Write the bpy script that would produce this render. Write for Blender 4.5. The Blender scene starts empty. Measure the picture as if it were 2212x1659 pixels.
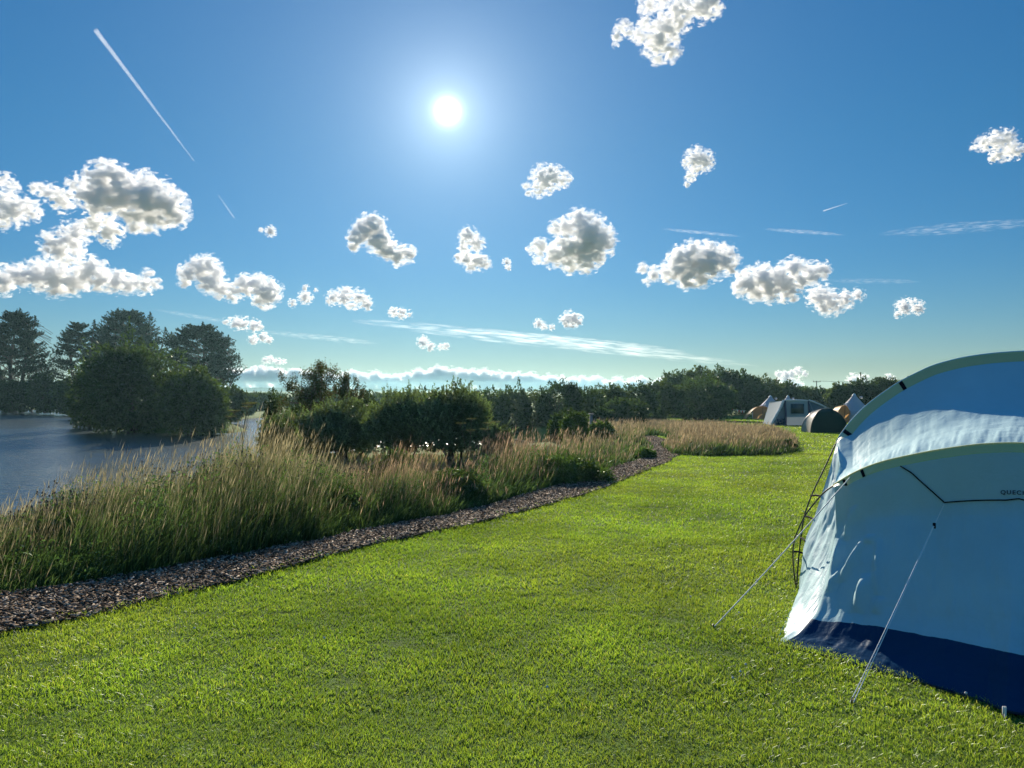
import bpy, bmesh, math, random
import numpy as np
from math import radians, sin, cos, tan, pi, atan2, hypot
from mathutils import Vector, Matrix, noise as mnoise

# ------------------------------------------------------------------ camera, sky, sun, exposure
S = bpy.context.scene
C = bpy.context.collection
F = 1661.0                      # focal length of the photograph, in pixels of a 2212 wide picture
HZ = 842.0                      # its horizon row
EYE = 1.6
cam_d = bpy.data.cameras.new('camera'); cam = bpy.data.objects.new('camera', cam_d); C.objects.link(cam)
cam_d.sensor_fit = 'HORIZONTAL'; cam_d.sensor_width = 36.0; cam_d.lens = 36.0*F/2212.0
cam_d.clip_start = 0.05; cam_d.clip_end = 20000
cam.location = (0, 0, EYE); cam.rotation_euler = (pi/2 + math.atan((HZ-829.5)/F), 0, 0)
S.camera = cam

SUN_AZ, SUN_EL = radians(-4.8), radians(19.9)      # azimuth measured from +Y towards +X
sun_dir = Vector((sin(SUN_AZ)*cos(SUN_EL), cos(SUN_AZ)*cos(SUN_EL), sin(SUN_EL)))
w = bpy.data.worlds.new('World'); S.world = w; w.use_nodes = True
wt = w.node_tree; N = wt.nodes; L = wt.links; N.clear()
out = N.new('ShaderNodeOutputWorld'); bg = N.new('ShaderNodeBackground'); L.new(bg.outputs[0], out.inputs[0])
sky = N.new('ShaderNodeTexSky'); sky.sky_type = 'NISHITA'; sky.sun_disc = False
sky.sun_elevation = SUN_EL; sky.sun_rotation = SUN_AZ; sky.altitude = 0
sky.air_density = 1.0; sky.dust_density = 0.0; sky.ozone_density = 5.0
hs = N.new('ShaderNodeHueSaturation'); hs.inputs['Saturation'].default_value = 1.12; hs.inputs['Value'].default_value = 1.0
L.new(sky.outputs[0], hs.inputs['Color'])
# the sun's disc and the bright air around it
geo = N.new('ShaderNodeNewGeometry')
dot = N.new('ShaderNodeVectorMath'); dot.operation = 'DOT_PRODUCT'; L.new(geo.outputs['Incoming'], dot.inputs[0])
dot.inputs[1].default_value = (-sun_dir.x, -sun_dir.y, -sun_dir.z)
def wmath(op, a, b=None, c=None):
    n = N.new('ShaderNodeMath'); n.operation = op
    for i, v in enumerate((a, b, c)):
        if v is None: continue
        if isinstance(v, (int, float)): n.inputs[i].default_value = v
        else: L.new(v, n.inputs[i])
    return n.outputs[0]
ac = wmath('ARCCOSINE', wmath('MINIMUM', dot.outputs['Value'], 0.999999))
deg = wmath('MULTIPLY', ac, 57.2958)
g1 = wmath('MULTIPLY', wmath('EXPONENT', wmath('MULTIPLY', deg, -1/0.24)), 260.0)
g2 = wmath('MULTIPLY', wmath('EXPONENT', wmath('MULTIPLY', deg, -1/2.4)), 8.0)
g3 = wmath('MULTIPLY', wmath('EXPONENT', wmath('MULTIPLY', deg, -1/10.0)), 3.6)
g = wmath('ADD', wmath('ADD', g1, g2), g3)
glow = N.new('ShaderNodeVectorMath'); glow.operation = 'SCALE'; glow.inputs[0].default_value = (0.84, 0.96, 1.0)
L.new(g, glow.inputs['Scale'])
# within the frame the blue deepens with height and the yellow band at the horizon is held back
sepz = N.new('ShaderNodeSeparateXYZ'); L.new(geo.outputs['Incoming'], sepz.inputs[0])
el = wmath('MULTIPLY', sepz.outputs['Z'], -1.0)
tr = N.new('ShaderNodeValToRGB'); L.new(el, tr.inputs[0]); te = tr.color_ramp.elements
SKY_TINT = [(0.0, (0.64, 0.70, 0.70)), (0.05, (0.57, 0.68, 0.72)), (0.15, (0.47, 0.73, 0.80)), (0.30, (0.46, 0.85, 0.88)), (0.46, (0.46, 0.93, 0.99)), (0.62, (1.2, 2.0, 2.1)), (1.0, (1.8, 2.9, 2.9))]  # last stops brighten the unseen sky overhead as added fill light
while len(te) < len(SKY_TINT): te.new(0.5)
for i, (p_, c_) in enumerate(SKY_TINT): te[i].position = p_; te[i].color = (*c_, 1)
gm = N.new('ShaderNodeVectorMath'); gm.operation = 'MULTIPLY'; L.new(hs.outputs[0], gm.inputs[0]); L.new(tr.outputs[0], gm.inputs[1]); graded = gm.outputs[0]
addn = N.new('ShaderNodeVectorMath'); addn.operation = 'ADD'
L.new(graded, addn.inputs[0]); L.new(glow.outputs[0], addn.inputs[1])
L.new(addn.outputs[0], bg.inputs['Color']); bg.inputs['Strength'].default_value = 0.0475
sl = bpy.data.lights.new('sun', 'SUN'); so = bpy.data.objects.new('sun', sl); C.objects.link(so)
sl.energy = 5.0; sl.angle = radians(0.5); sl.color = (1.0, 0.90, 0.74)
so.rotation_euler = (-sun_dir).to_track_quat('-Z', 'Y').to_euler(); so.location = (0, 0, 30)
S.view_settings.view_transform = 'Standard'; S.view_settings.look = 'None'
S.view_settings.gamma = 1.0; S.view_settings.exposure = 0.85; S.view_settings.use_curve_mapping = False
S.cycles.max_bounces = 12; S.cycles.diffuse_bounces = 3; S.cycles.glossy_bounces = 3
S.cycles.transmission_bounces = 4; S.cycles.transparent_max_bounces = 24; S.cycles.volume_bounces = 10
S.cycles.volume_max_steps = 96; S.cycles.volume_step_rate = 1.0
S.cycles.sample_clamp_indirect = 4.0

rng = np.random.default_rng(7); random.seed(7)

# ------------------------------------------------------------------ helpers
def tag(o, label=None, cat=None, group=None, kind=None):
    for k, v in (('label', label), ('category', cat), ('group', group), ('kind', kind)):
        if v: o[k] = v
    return o
def gz(x, y): return ground_z(x, y)
def pt(px, py, d):              # the point seen at picture position px, py at distance d along +Y
    return Vector(((px-1106)/F*d, d, EYE - (py-HZ)/F*d))
def mesh_np(name, verts, faces, mat=None, parent=None, smooth=False):
    """verts (n,3); faces (m,k) array with one k, or a list of such arrays"""
    me = bpy.data.meshes.new(name)
    verts = np.asarray(verts, dtype=np.float32)
    fl = faces if isinstance(faces, list) else [faces]
    fl = [np.asarray(f, dtype=np.int32) for f in fl if len(f)]
    me.vertices.add(len(verts)); me.vertices.foreach_set('co', verts.ravel())
    loops = np.concatenate([f.ravel() for f in fl]); me.loops.add(len(loops))
    me.loops.foreach_set('vertex_index', loops)
    tot = np.concatenate([np.full(len(f), f.shape[1], dtype=np.int32) for f in fl])
    start = np.concatenate([[0], np.cumsum(tot)[:-1]]).astype(np.int32)
    me.polygons.add(len(tot)); me.polygons.foreach_set('loop_start', start); me.polygons.foreach_set('loop_total', tot)
    if smooth: me.polygons.foreach_set('use_smooth', np.ones(len(tot), dtype=bool))
    me.update(calc_edges=True)
    o = bpy.data.objects.new(name, me); C.objects.link(o)
    if mat: me.materials.append(mat)
    if parent: o.parent = parent
    return o
def empty(name, loc=(0,0,0), rz=0):
    o = bpy.data.objects.new(name, None); C.objects.link(o); o.location = loc; o.rotation_euler = (0,0,rz)
    o.empty_display_size = 0.3
    return o
class NT:
    """small node-tree writer"""
    def __init__(s, name):
        s.m = bpy.data.materials.new(name); s.m.use_nodes = True; s.t = s.m.node_tree; s.t.nodes.clear()
        s.out = s.t.nodes.new('ShaderNodeOutputMaterial')
    def n(s, typ, ins=None, **kw):
        x = s.t.nodes.new(typ)
        for k, v in kw.items(): setattr(x, k, v)
        for k, v in (ins or {}).items():
            if isinstance(v, bpy.types.NodeSocket): s.t.links.new(v, x.inputs[k])
            else: x.inputs[k].default_value = v
        return x
    def math(s, op, a, b=0.0, clamp=False):
        return s.n('ShaderNodeMath', {0: a, 1: b}, operation=op, use_clamp=clamp).outputs[0]
    def noise(s, scale, detail=4, rough=0.55, vec=None, dist=0.0):
        d = {'Scale': scale, 'Detail': detail, 'Roughness': rough, 'Distortion': dist}
        if vec is not None: d['Vector'] = vec
        return s.n('ShaderNodeTexNoise', d).outputs[0]
    def ramp(s, fac, stops):
        r = s.n('ShaderNodeValToRGB', {'Fac': fac}); e = r.color_ramp.elements
        while len(e) < len(stops): e.new(0.5)
        for i, (p, c) in enumerate(stops):
            e[i].position = p; e[i].color = (*c, 1) if len(c) == 3 else c
        return r.outputs[0]
    def mix(s, fac, a, b, mode='MIX'):
        x = s.n('ShaderNodeMix', data_type='RGBA', blend_type=mode)
        for k, v in ((0, fac), (6, a), (7, b)):
            if isinstance(v, bpy.types.NodeSocket): s.t.links.new(v, x.inputs[k])
            elif k == 0: x.inputs[k].default_value = v
            else: x.inputs[k].default_value = (*v, 1) if len(v) == 3 else v
        return x.outputs[2]
    def surf(s, sh): s.t.links.new(sh, s.out.inputs['Surface']); return s.m
# ------------------------------------------------------------------ ground, path and water
POND = np.array([(-170,10),(-60,10),(-14,10.0),(-7.6,10.8),(-6.7,12.4),(-6.9,14.5),(-7.7,18),(-8.8,23),(-7,30),(-1,33),(2.6,37),(2.8,43),(0.5,50),(-3,60),(-8,72),(-20,86),
                 (-28,92),(-30,84),(-24.2,70),(-20.6,62),(-20.8,58.5),(-24,57),(-29,58.5),(-36,67),(-50,87),(-75,122),(-110,134),(-170,134)], float)
def sdist(x, y, poly):
    """signed distance, positive inside, vectorised"""
    x = np.asarray(x, float); y = np.asarray(y, float)
    d = np.full(x.shape, 1e9); ins = np.zeros(x.shape, bool)
    for i in range(len(poly)):
        x0, y0 = poly[i]; x1, y1 = poly[(i+1) % len(poly)]
        ex, ey = x1-x0, y1-y0
        t = np.clip(((x-x0)*ex + (y-y0)*ey)/(ex*ex+ey*ey), 0, 1)
        d = np.minimum(d, (x-x0-t*ex)**2 + (y-y0-t*ey)**2)
        c = ((y0 > y) != (y1 > y)) & (x < (x1-x0)*(y-y0)/((y1-y0) if y1 != y0 else 1e-9) + x0)
        ins ^= c
    d = np.sqrt(d); return np.where(ins, d, -d)
WATER = -1.7
def ground_np(x, y):
    x = np.asarray(x, float); y = np.asarray(y, float)
    z = -0.0182*np.clip(y, -1e9, 82)
    z = np.maximum(z, -1.5); z = np.where(y < 0, np.minimum(-0.0182*y, 0.6), z)
    z = z + 0.012*np.sin(x*1.3+y*0.7)*np.sin(y*0.9-x*0.4) 
    t = np.clip((sdist(x, y, POND)+2.4)/4.0, 0, 1); t = t*t*(3-2*t)
    return z*(1-t) - 2.5*t
def ground_z(x, y): return float(ground_np(np.array([x]), np.array([y]))[0])
def gp(px, py):                 # ground point under a picture position
    d = 2658.0/(py-873.0); return ((px-1106)/F*d, d)
def interp_x(pts, q):           # piecewise linear
    pts = sorted(pts); return np.interp(q, [a for a, b in pts], [b for a, b in pts])

# colour attribute material for everything that grows
def leaf_material(name, trans=0.45, tint=(1.25, 1.25, 0.45), gloss=0.10, rough=0.45, vary=0.35, nscale=1.5):
    t = NT(name)
    at = t.n('ShaderNodeAttribute', attribute_name='Col').outputs['Color']
    pos = t.n('ShaderNodeNewGeometry').outputs['Position']
    nz = t.noise(nscale, 3, 0.6, pos)
    f = t.n('ShaderNodeMapRange', {'Value': nz, 'From Min': 0.3, 'From Max': 0.7, 'To Min': 1-vary, 'To Max': 1+vary}).outputs[0]
    sc = t.n('ShaderNodeVectorMath', {0: at, 'Scale': f}, operation='SCALE').outputs[0]
    tr = t.n('ShaderNodeVectorMath', {0: sc, 1: tint}, operation='MULTIPLY').outputs[0]
    d = t.n('ShaderNodeBsdfDiffuse', {'Color': sc}).outputs[0]
    tl = t.n('ShaderNodeBsdfTranslucent', {'Color': tr}).outputs[0]
    m1 = t.n('ShaderNodeMixShader', {0: trans, 1: d, 2: tl}).outputs[0]
    gl = t.n('ShaderNodeBsdfGlossy', {'Color': (0.9, 0.95, 0.85, 1), 'Roughness': rough}).outputs[0]
    fr = t.n('ShaderNodeFresnel', {'IOR': 1.35}).outputs[0]
    fg = t.math('MULTIPLY', fr, gloss*3.0)
    return t.surf(t.n('ShaderNodeMixShader', {0: fg, 1: m1, 2: gl}).outputs[0])
M_GRASS = leaf_material('lawn_blades', 0.58, (1.25, 1.25, 0.45), 0.055, 0.55, 0.36, 0.55)
M_TALL = leaf_material('tall_grass_blades', 0.40, (1.1, 1.1, 0.85), 0.02, 0.6, 0.25, 1.6)
M_LEAF = leaf_material('tree_leaves', 0.30, (1.4, 1.4, 0.5), 0.03, 0.5, 0.35, 1.0)
M_NEEDLE = leaf_material('dark_needles', 0.12, (1.3, 1.3, 0.6), 0.03, 0.6, 0.3, 0.6)
def col_attr(o, cols):
    a = o.data.color_attributes.new('Col', 'FLOAT_COLOR', 'POINT')
    c = np.ones((len(cols), 4), np.float32); c[:, :3] = cols; a.data.foreach_set('color', c.ravel())

def bark_material(name, c0, c1):
    t = NT(name); pos = t.n('ShaderNodeTexCoord').outputs['Object']
    c = t.ramp(t.noise(9, 5, 0.6, pos), [(0.35, c0), (0.65, c1)])
    b = t.n('ShaderNodeBump', {'Strength': 0.6, 'Distance': 0.05, 'Height': t.noise(20, 4, 0.6, pos)}).outputs[0]
    return t.surf(t.n('ShaderNodeBsdfPrincipled', {'Base Color': c, 'Roughness': 0.9, 'Normal': b}).outputs[0])
M_BARK = bark_material('bark', (0.05, 0.035, 0.025), (0.12, 0.09, 0.07))
M_STEM = bark_material('dry_stem', (0.12, 0.11, 0.05), (0.22, 0.18, 0.09))

t = NT('ground_soil_and_turf')
pos = t.n('ShaderNodeNewGeometry').outputs['Position']
c1 = t.ramp(t.noise(0.9, 6, 0.65, pos), [(0.3, (0.07, 0.12, 0.015)), (0.5, (0.10, 0.17, 0.022)), (0.7, (0.14, 0.20, 0.03))])
c2 = t.ramp(t.noise(14, 4, 0.6, pos), [(0.35, (0.5, 0.5, 0.4)), (0.65, (1.15, 1.15, 1.1))])
cc = t.mix(1.0, c1, c2, 'MULTIPLY')
b = t.n('ShaderNodeBump', {'Strength': 0.8, 'Distance': 0.03, 'Height': t.noise(25, 5, 0.7, pos)}).outputs[0]
M_GROUND = t.surf(t.n('ShaderNodeBsdfPrincipled', {'Base Color': cc, 'Roughness': 0.95, 'Specular IOR Level': 0.1, 'Normal': b}).outputs[0])
def axis(near, far, n, lo_neg):
    u = np.linspace(-1, 1, n); k = 6.5
    return np.sinh(u*k)/np.sinh(k)*far
gx = np.unique(np.concatenate([axis(0, 1600, 120, 0), np.linspace(-60, 30, 181)]))
gy = np.unique(np.concatenate([np.linspace(-15, 110, 251), 110+np.linspace(0, 1, 60)**3*1450, -15-np.linspace(0, 1, 15)**3*300]))
X, Y = np.meshgrid(gx, gy, indexing='ij'); Z = ground_np(X, Y)
nx, ny = X.shape; idx = np.arange(nx*ny).reshape(nx, ny)
fc = np.stack([idx[:-1, :-1], idx[1:, :-1], idx[1:, 1:], idx[:-1, 1:]], -1).reshape(-1, 4)
ground = mesh_np('ground', np.stack([X, Y, Z], -1).reshape(-1, 3), fc, M_GROUND, smooth=True); tag(ground, kind='structure')

t = NT('pond_water')
pos = t.n('ShaderNodeNewGeometry').outputs['Position']
mp = t.n('ShaderNodeMapping', {'Vector': pos, 'Scale': (0.75, 2.2, 1.0), 'Rotation': (0, 0, radians(8))}).outputs[0]
n1 = t.noise(1.3, 3, 0.55, mp, 0.2)
mp2 = t.n('ShaderNodeMapping', {'Vector': pos, 'Scale': (0.08, 0.10, 1.0)}).outputs[0]
calm = t.n('ShaderNodeMapRange', {'Value': t.noise(0.9, 3, 0.5, mp2), 'From Min': 0.40, 'From Max': 0.62, 'To Min': 0.25, 'To Max': 1.0}).outputs[0]
hgt = t.math('MULTIPLY', n1, calm)
b = t.n('ShaderNodeBump', {'Strength': 1.0, 'Distance': 0.15, 'Height': hgt}).outputs[0]
M_WATER = t.surf(t.n('ShaderNodeBsdfPrincipled', {'Base Color': (0.02, 0.035, 0.035, 1), 'Roughness': 0.22, 'IOR': 3.4, 'Normal': b}).outputs[0])
wx = np.linspace(-175, 6, 30); wy = np.linspace(10, 140, 30); X, Y = np.meshgrid(wx, wy, indexing='ij')
idx = np.arange(900).reshape(30, 30); fc = np.stack([idx[:-1, :-1], idx[1:, :-1], idx[1:, 1:], idx[:-1, 1:]], -1).reshape(-1, 4)
water = mesh_np('pond_water', np.stack([X, Y, np.full_like(X, WATER)], -1).reshape(-1, 3), fc, M_WATER); tag(water, kind='structure')

# the wood-chip path: right and left edges read as ground points
PR = [gp(*q) for q in [(-900,1730),(-560,1580),(-260,1455),(-120,1405),(0,1368),(150,1345),(300,1305),(450,1275),(600,1235),(700,1205),(860,1165),(1000,1140),(1130,1105),(1250,1075),(1330,1045),(1400,1015),(1440,1000),(1464,983),(1466,968),(1440,952),(1415,944)]]
PL = [gp(*q) for q in [(-900,1600),(-560,1480),(-260,1375),(-120,1325),(0,1290),(150,1268),(300,1248),(450,1218),(600,1190),(700,1168),(860,1136),(960,1118),(1070,1090),(1180,1060),(1260,1034),(1335,1010),(1375,998),(1405,982),(1412,966),(1400,952),(1380,944)]]
def resample(P, n):
    P = np.array(P, float); s = np.concatenate([[0], np.cumsum(np.linalg.norm(np.diff(P, axis=0), axis=1))]); s /= s[-1]
    return np.stack([np.interp(np.linspace(0, 1, n), s, P[:, k]) for k in range(P.shape[1])], 1)
NP_ = 180
pr = resample(PR, NP_); pl = resample(PL, NP_)
wob = np.array([mnoise.noise(Vector((i*0.35, 0, 0)))*0.07 for i in range(NP_)]); wob2 = np.array([mnoise.noise(Vector((i*0.35, 9, 0)))*0.09 for i in range(NP_)])
dv = pr-pl; dv /= np.linalg.norm(dv, axis=1)[:, None]
pr = pr + dv*wob[:, None]; pl = pl + dv*wob2[:, None]
PATH = np.concatenate([pl, pr[::-1]])
u = np.linspace(0, 1, 7)
G = pl[:, None, :]*(1-u)[None, :, None] + pr[:, None, :]*u[None, :, None]
gzv = ground_np(G[..., 0], G[..., 1]) + 0.012 + 0.012*np.sin(u*pi)[None, :]
idx = np.arange(NP_*7).reshape(NP_, 7); fc = np.stack([idx[:-1, :-1], idx[:-1, 1:], idx[1:, 1:], idx[1:, :-1]], -1).reshape(-1, 4)
t = NT('trodden_bark_soil'); pos = t.n('ShaderNodeNewGeometry').outputs['Position']
c = t.ramp(t.noise(30, 5, 0.7, pos), [(0.3, (0.03, 0.022, 0.017)), (0.55, (0.075, 0.055, 0.042)), (0.72, (0.16, 0.12, 0.09))])
b = t.n('ShaderNodeBump', {'Strength': 1.0, 'Distance': 0.02, 'Height': t.noise(45, 4, 0.7, pos)}).outputs[0]
M_PATH = t.surf(t.n('ShaderNodeBsdfPrincipled', {'Base Color': c, 'Roughness': 0.85, 'Normal': b}).outputs[0])
path = mesh_np('path', np.concatenate([G, gzv[..., None]], -1).reshape(-1, 3), fc, M_PATH, smooth=True); tag(path, kind='structure')

t = NT('wood_chip'); at = t.n('ShaderNodeAttribute', attribute_name='Col').outputs['Color']
M_CHIP = t.surf(t.n('ShaderNodeBsdfPrincipled', {'Base Color': at, 'Roughness': 0.9, 'Specular IOR Level': 0.03}).outputs[0])
def scatter_in(poly, n, ymin=None, ymax=None):
    lo, hi = poly.min(0), poly.max(0); out_ = []
    tot = 0
    while tot < n:
        q = rng.uniform(lo, hi, size=(n*2, 2)); k = sdist(q[:, 0], q[:, 1], poly) > 0
        out_.append(q[k]); tot += k.sum()
        if not k.any(): break
    return np.concatenate(out_)[:n]
def wood_chips():
    i = rng.integers(0, NP_-1, 70000); f = rng.random(70000); v = rng.uniform(-0.04, 1.04, 70000)
    A = pl[i]*(1-f)[:, None] + pl[i+1]*f[:, None]; B = pr[i]*(1-f)[:, None] + pr[i+1]*f[:, None]
    P = A*(1-v)[:, None] + B*v[:, None]
    keep = rng.random(len(P)) < np.clip(1.25 - P[:, 1]/30, 0.25, 1); P = P[keep]; n = len(P)
    z = ground_np(P[:, 0], P[:, 1]) + 0.026 + rng.random(n)*0.012
    ln = rng.uniform(0.007, 0.030, n)*(1+P[:, 1]*0.03); wd = ln*rng.uniform(0.18, 0.45, n); th = rng.uniform(0.002, 0.005, n)
    az = rng.uniform(0, 2*pi, n); tl = rng.normal(0, 0.28, n); rl = rng.normal(0, 0.35, n)
    ax = np.stack([np.cos(az)*np.cos(tl), np.sin(az)*np.cos(tl), np.sin(tl)], 1)
    sd = np.stack([-np.sin(az)*np.cos(rl), np.cos(az)*np.cos(rl), np.sin(rl)], 1); up = np.cross(ax, sd)
    c0 = np.stack([P[:, 0], P[:, 1], z], 1); vs = []
    for a_, b_, c_ in [(-1,-1,-1),(1,-.6,-1),(1,.6,-1),(-1,1,-1),(-1,-1,1),(1,-.6,1),(1,.6,1),(-1,1,1)]:
        vs.append(c0 + ax*(ln*a_)[:, None] + sd*(wd*b_)[:, None] + up*(th*c_)[:, None])
    V = np.stack(vs, 1).reshape(-1, 3)
    fq = np.array([(0,1,2,3)[::-1],(4,5,6,7),(0,1,5,4),(1,2,6,5),(2,3,7,6),(3,0,4,7)])
    Fq = (np.arange(n)[:, None, None]*8 + fq[None]).reshape(-1, 4)
    o = mesh_np('wood_chips', V, Fq, M_CHIP)
    pal = np.array([(0.07,0.048,0.032),(0.14,0.10,0.068),(0.25,0.185,0.13),(0.52,0.42,0.31),(0.30,0.25,0.20)])
    c = pal[rng.choice(5, n, p=[.3,.3,.2,.08,.12])]*rng.uniform(0.6, 1.35, (n, 1)); col_attr(o, np.repeat(c, 8, 0))
    tag(o, 'brown wood chips strewn over the winding path', 'wood chips', kind='stuff')
wood_chips()

# ------------------------------------------------------------------ grass
MEADOW = np.array([(5.0,24.2),(5.8,23.2),(7.1,23.6),(8.2,23.9),(9.3,25.2),(10.2,27.5),(12.6,34),(15.2,43),(15.0,50),(13.5,58),(12,70),(9.5,78),(8,60),(7.6,42),(7.2,34),(5.6,29)], float)
def side_of_path(x, y):
    """>0 right of the path, <0 left, distance in metres"""
    q = resample(0.5*(pl+pr), 160); best = np.full(np.shape(x), 1e9); sg = np.zeros(np.shape(x))
    for i in range(159):
        e = q[i+1]-q[i]; t_ = np.clip(((x-q[i,0])*e[0] + (y-q[i,1])*e[1])/(e@e), 0, 1)
        dx, dy = x-q[i,0]-t_*e[0], y-q[i,1]-t_*e[1]; d = np.hypot(dx, dy); m = d < best
        best = np.where(m, d, best); sg = np.where(m, np.sign(e[1]*dx - e[0]*dy), sg)
    return best*sg
def strips(P, z, h, wd, lean, az, cols_b, cols_t, seg=2, curve=1.0, face=None):
    """curved tapered blades, seg quads and a tip triangle"""
    n = len(P); fa = rng.uniform(0, 2*pi, n) if face is None else face
    sx = np.stack([np.cos(fa), np.sin(fa), np.zeros(n)], 1); dr = np.stack([np.cos(az), np.sin(az), np.zeros(n)], 1)
    base = np.stack([P[:, 0], P[:, 1], z], 1); V, K = [], []
    for k in range(seg+1):
        f = k/(seg+0.9) if k else 0.0
        c = base + np.array([0, 0, 1.0])*(h*(f - 0.12*lean*f*f))[:, None] + dr*(h*lean*f**(1+curve))[:, None]
        w_ = wd*(1-0.55*f*f)
        V += [c - sx*w_[:, None], c + sx*w_[:, None]]; K += [cols_b*(1-f)+cols_t*f]*2
    c = base + np.array([0, 0, 1.0])*(h*(1-0.2*lean))[:, None] + dr*(h*lean)[:, None]; V.append(c); K.append(cols_t)
    m = 2*(seg+1)+1; V = np.stack(V, 1).reshape(-1, 3); K = np.stack(K, 1).reshape(-1, 3)
    q = [(2*k, 2*k+1, 2*k+3, 2*k+2) for k in range(seg)]
    b0 = np.arange(n)[:, None, None]*m
    Fq = (b0 + np.array(q)[None]).reshape(-1, 4); Ft = (b0[:, 0] + np.array([2*seg, 2*seg+1, 2*seg+2])[None]).reshape(-1, 3)
    return V, Fq, Ft, K, c
def join(parts):
    V, Q, T, K, off = [], [], [], [], 0
    for v, q, t_, k in parts:
        V.append(v); K.append(k); Q.append(q+off) if len(q) else None; T.append(t_+off) if len(t_) else None; off += len(v)
    fl = []
    if Q: fl.append(np.concatenate(Q))
    if T: fl.append(np.concatenate(T))
    return np.concatenate(V), fl, np.concatenate(K)
def fbm(x, y, s, seed=0):
    a = 0
    for k, (fx, fy, am) in enumerate([(1,.3,1),(-.6,1.1,.8),(1.9,1.4,.5),(-2.3,1.7,.45),(3.9,-3.1,.25),(2.7,4.3,.25)]):
        a = a + am*np.sin((x*fx+y*fy)*s + seed*1.7 + k*2.1 + 1.3*np.sin((x*fy-y*fx)*s*0.7+k+seed))
    return a/3.25
def lawn():
    parts = []
    for (d0, d1, dens, hh, ww) in [(2.3,4,12500,.025,.0018),(4,6.5,7500,.028,.0026),(6.5,10,4200,.030,.0036),(10,16,1900,.032,.0055),(16,26,700,.034,.009),(26,45,120,.042,.024),(45,85,25,.05,.05)]:
        wf = 1.0 if d1 < 11 else 0.78; A = wf*(d1*d1-d0*d0); n = int(A*dens)
        y = np.sqrt(rng.uniform(d0*d0, d1*d1, n)); x = y*rng.uniform(-wf, wf, n)
        x += 0; s = side_of_path(x, y); half = np.interp(y, [4, 8, 30], [0.62, 0.58, 0.7])
        inp = sdist(x, y, PATH)
        k = (s > 0) & (inp < 0.02 + 0.07*fbm(x, y, 6, 51) + np.abs(rng.normal(0, 0.07, n))) & (sdist(x, y, MEADOW) < 0.15)
        P = np.stack([x, y], 1)[k]; n = len(P); x, y = P[:, 0], P[:, 1]
        cl = fbm(x, y, 5.5, 1); c2 = fbm(x, y, 1.1, 2); c3 = fbm(x, y, 18, 3)
        edge = np.exp(-np.clip(-inp[k], 0, 9)/0.18)
        h = hh*(1+0.35*cl+0.25*c3)*rng.uniform(0.55, 1.35, n)*(1+0.9*edge*rng.random(n))
        w_ = ww*rng.uniform(0.7, 1.3, n)
        base = np.array([(0.08,0.16,0.025)]); tip = np.array([(0.205,0.322,0.052)])  # base darker than tip: shadow between the blades put into the colour
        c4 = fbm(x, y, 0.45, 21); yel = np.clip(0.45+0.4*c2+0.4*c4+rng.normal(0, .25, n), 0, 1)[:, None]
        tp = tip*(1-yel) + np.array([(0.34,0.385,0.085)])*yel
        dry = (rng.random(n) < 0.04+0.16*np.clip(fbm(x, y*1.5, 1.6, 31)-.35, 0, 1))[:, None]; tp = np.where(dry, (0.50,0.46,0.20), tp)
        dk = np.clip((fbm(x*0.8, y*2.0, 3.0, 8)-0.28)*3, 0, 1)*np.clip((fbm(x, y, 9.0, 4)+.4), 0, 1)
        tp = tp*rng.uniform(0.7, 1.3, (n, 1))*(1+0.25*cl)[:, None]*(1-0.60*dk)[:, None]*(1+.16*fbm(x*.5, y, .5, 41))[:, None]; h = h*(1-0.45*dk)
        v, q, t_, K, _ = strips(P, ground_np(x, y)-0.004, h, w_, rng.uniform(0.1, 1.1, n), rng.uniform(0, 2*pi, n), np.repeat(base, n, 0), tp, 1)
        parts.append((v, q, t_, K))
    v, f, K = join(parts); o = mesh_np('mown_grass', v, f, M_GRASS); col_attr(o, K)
    tag(o, 'short bright green mown grass of the camping field', 'grass', kind='stuff')
lawn()
# how tall the bank's growth stands, by direction (picture column) and distance
def bank_height(x, y):
    px = 1106 + x/np.maximum(y, 1)*F
    h = np.interp(px, [-400,0,100,200,300,400,500,620,690,740,800,870,930,1000,1060,1130,1200,1290,1380], [.42,.44,.52,.72,.92,1.02,1.12,1.08,.90,.62,.66,.86,.66,.72,.82,.85,.85,.65,.5])
    far = np.interp(px, [480,560,980,1040], [1,.42,.42,1])
    h = h*np.where(y > 12.6, np.interp(y, [12.6, 14], [1, 1])*far + (1-far)*np.clip((14-y)/1.4, 0, 1), 1)
    h = h*np.interp(y, [5, 14, 20, 60], [1, 1, 0.85, 0.6])
    h = np.where((px < 440) & (y > 10.8), h*np.clip(1-(y-10.8)*0.15, 0.25, 1), h)
    return h
def seed_heads(tip, up, ln, wd, cols):
    """slender feathery heads: three crossed narrow diamonds"""
    n = len(tip); V, K = [], []
    a0 = rng.uniform(0, pi, n)
    for k in range(2):
        a_ = a0 + k*pi/2; s = np.stack([np.cos(a_), np.sin(a_), np.zeros(n)], 1)
        V += [tip - up*(ln*0.35)[:, None], tip + s*wd[:, None] + up*(ln*0.1)[:, None], tip + up*(ln*0.65)[:, None], tip - s*wd[:, None] + up*(ln*0.1)[:, None]]
        K += [cols]*4
    V = np.stack(V, 1).reshape(-1, 3); K = np.stack(K, 1).reshape(-1, 3)
    Q = (np.arange(n)[:, None, None]*8 + np.array([(0,1,2,3),(4,5,6,7)])[None]).reshape(-1, 4)
    return V, Q, np.zeros((0, 3), int), K
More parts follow.
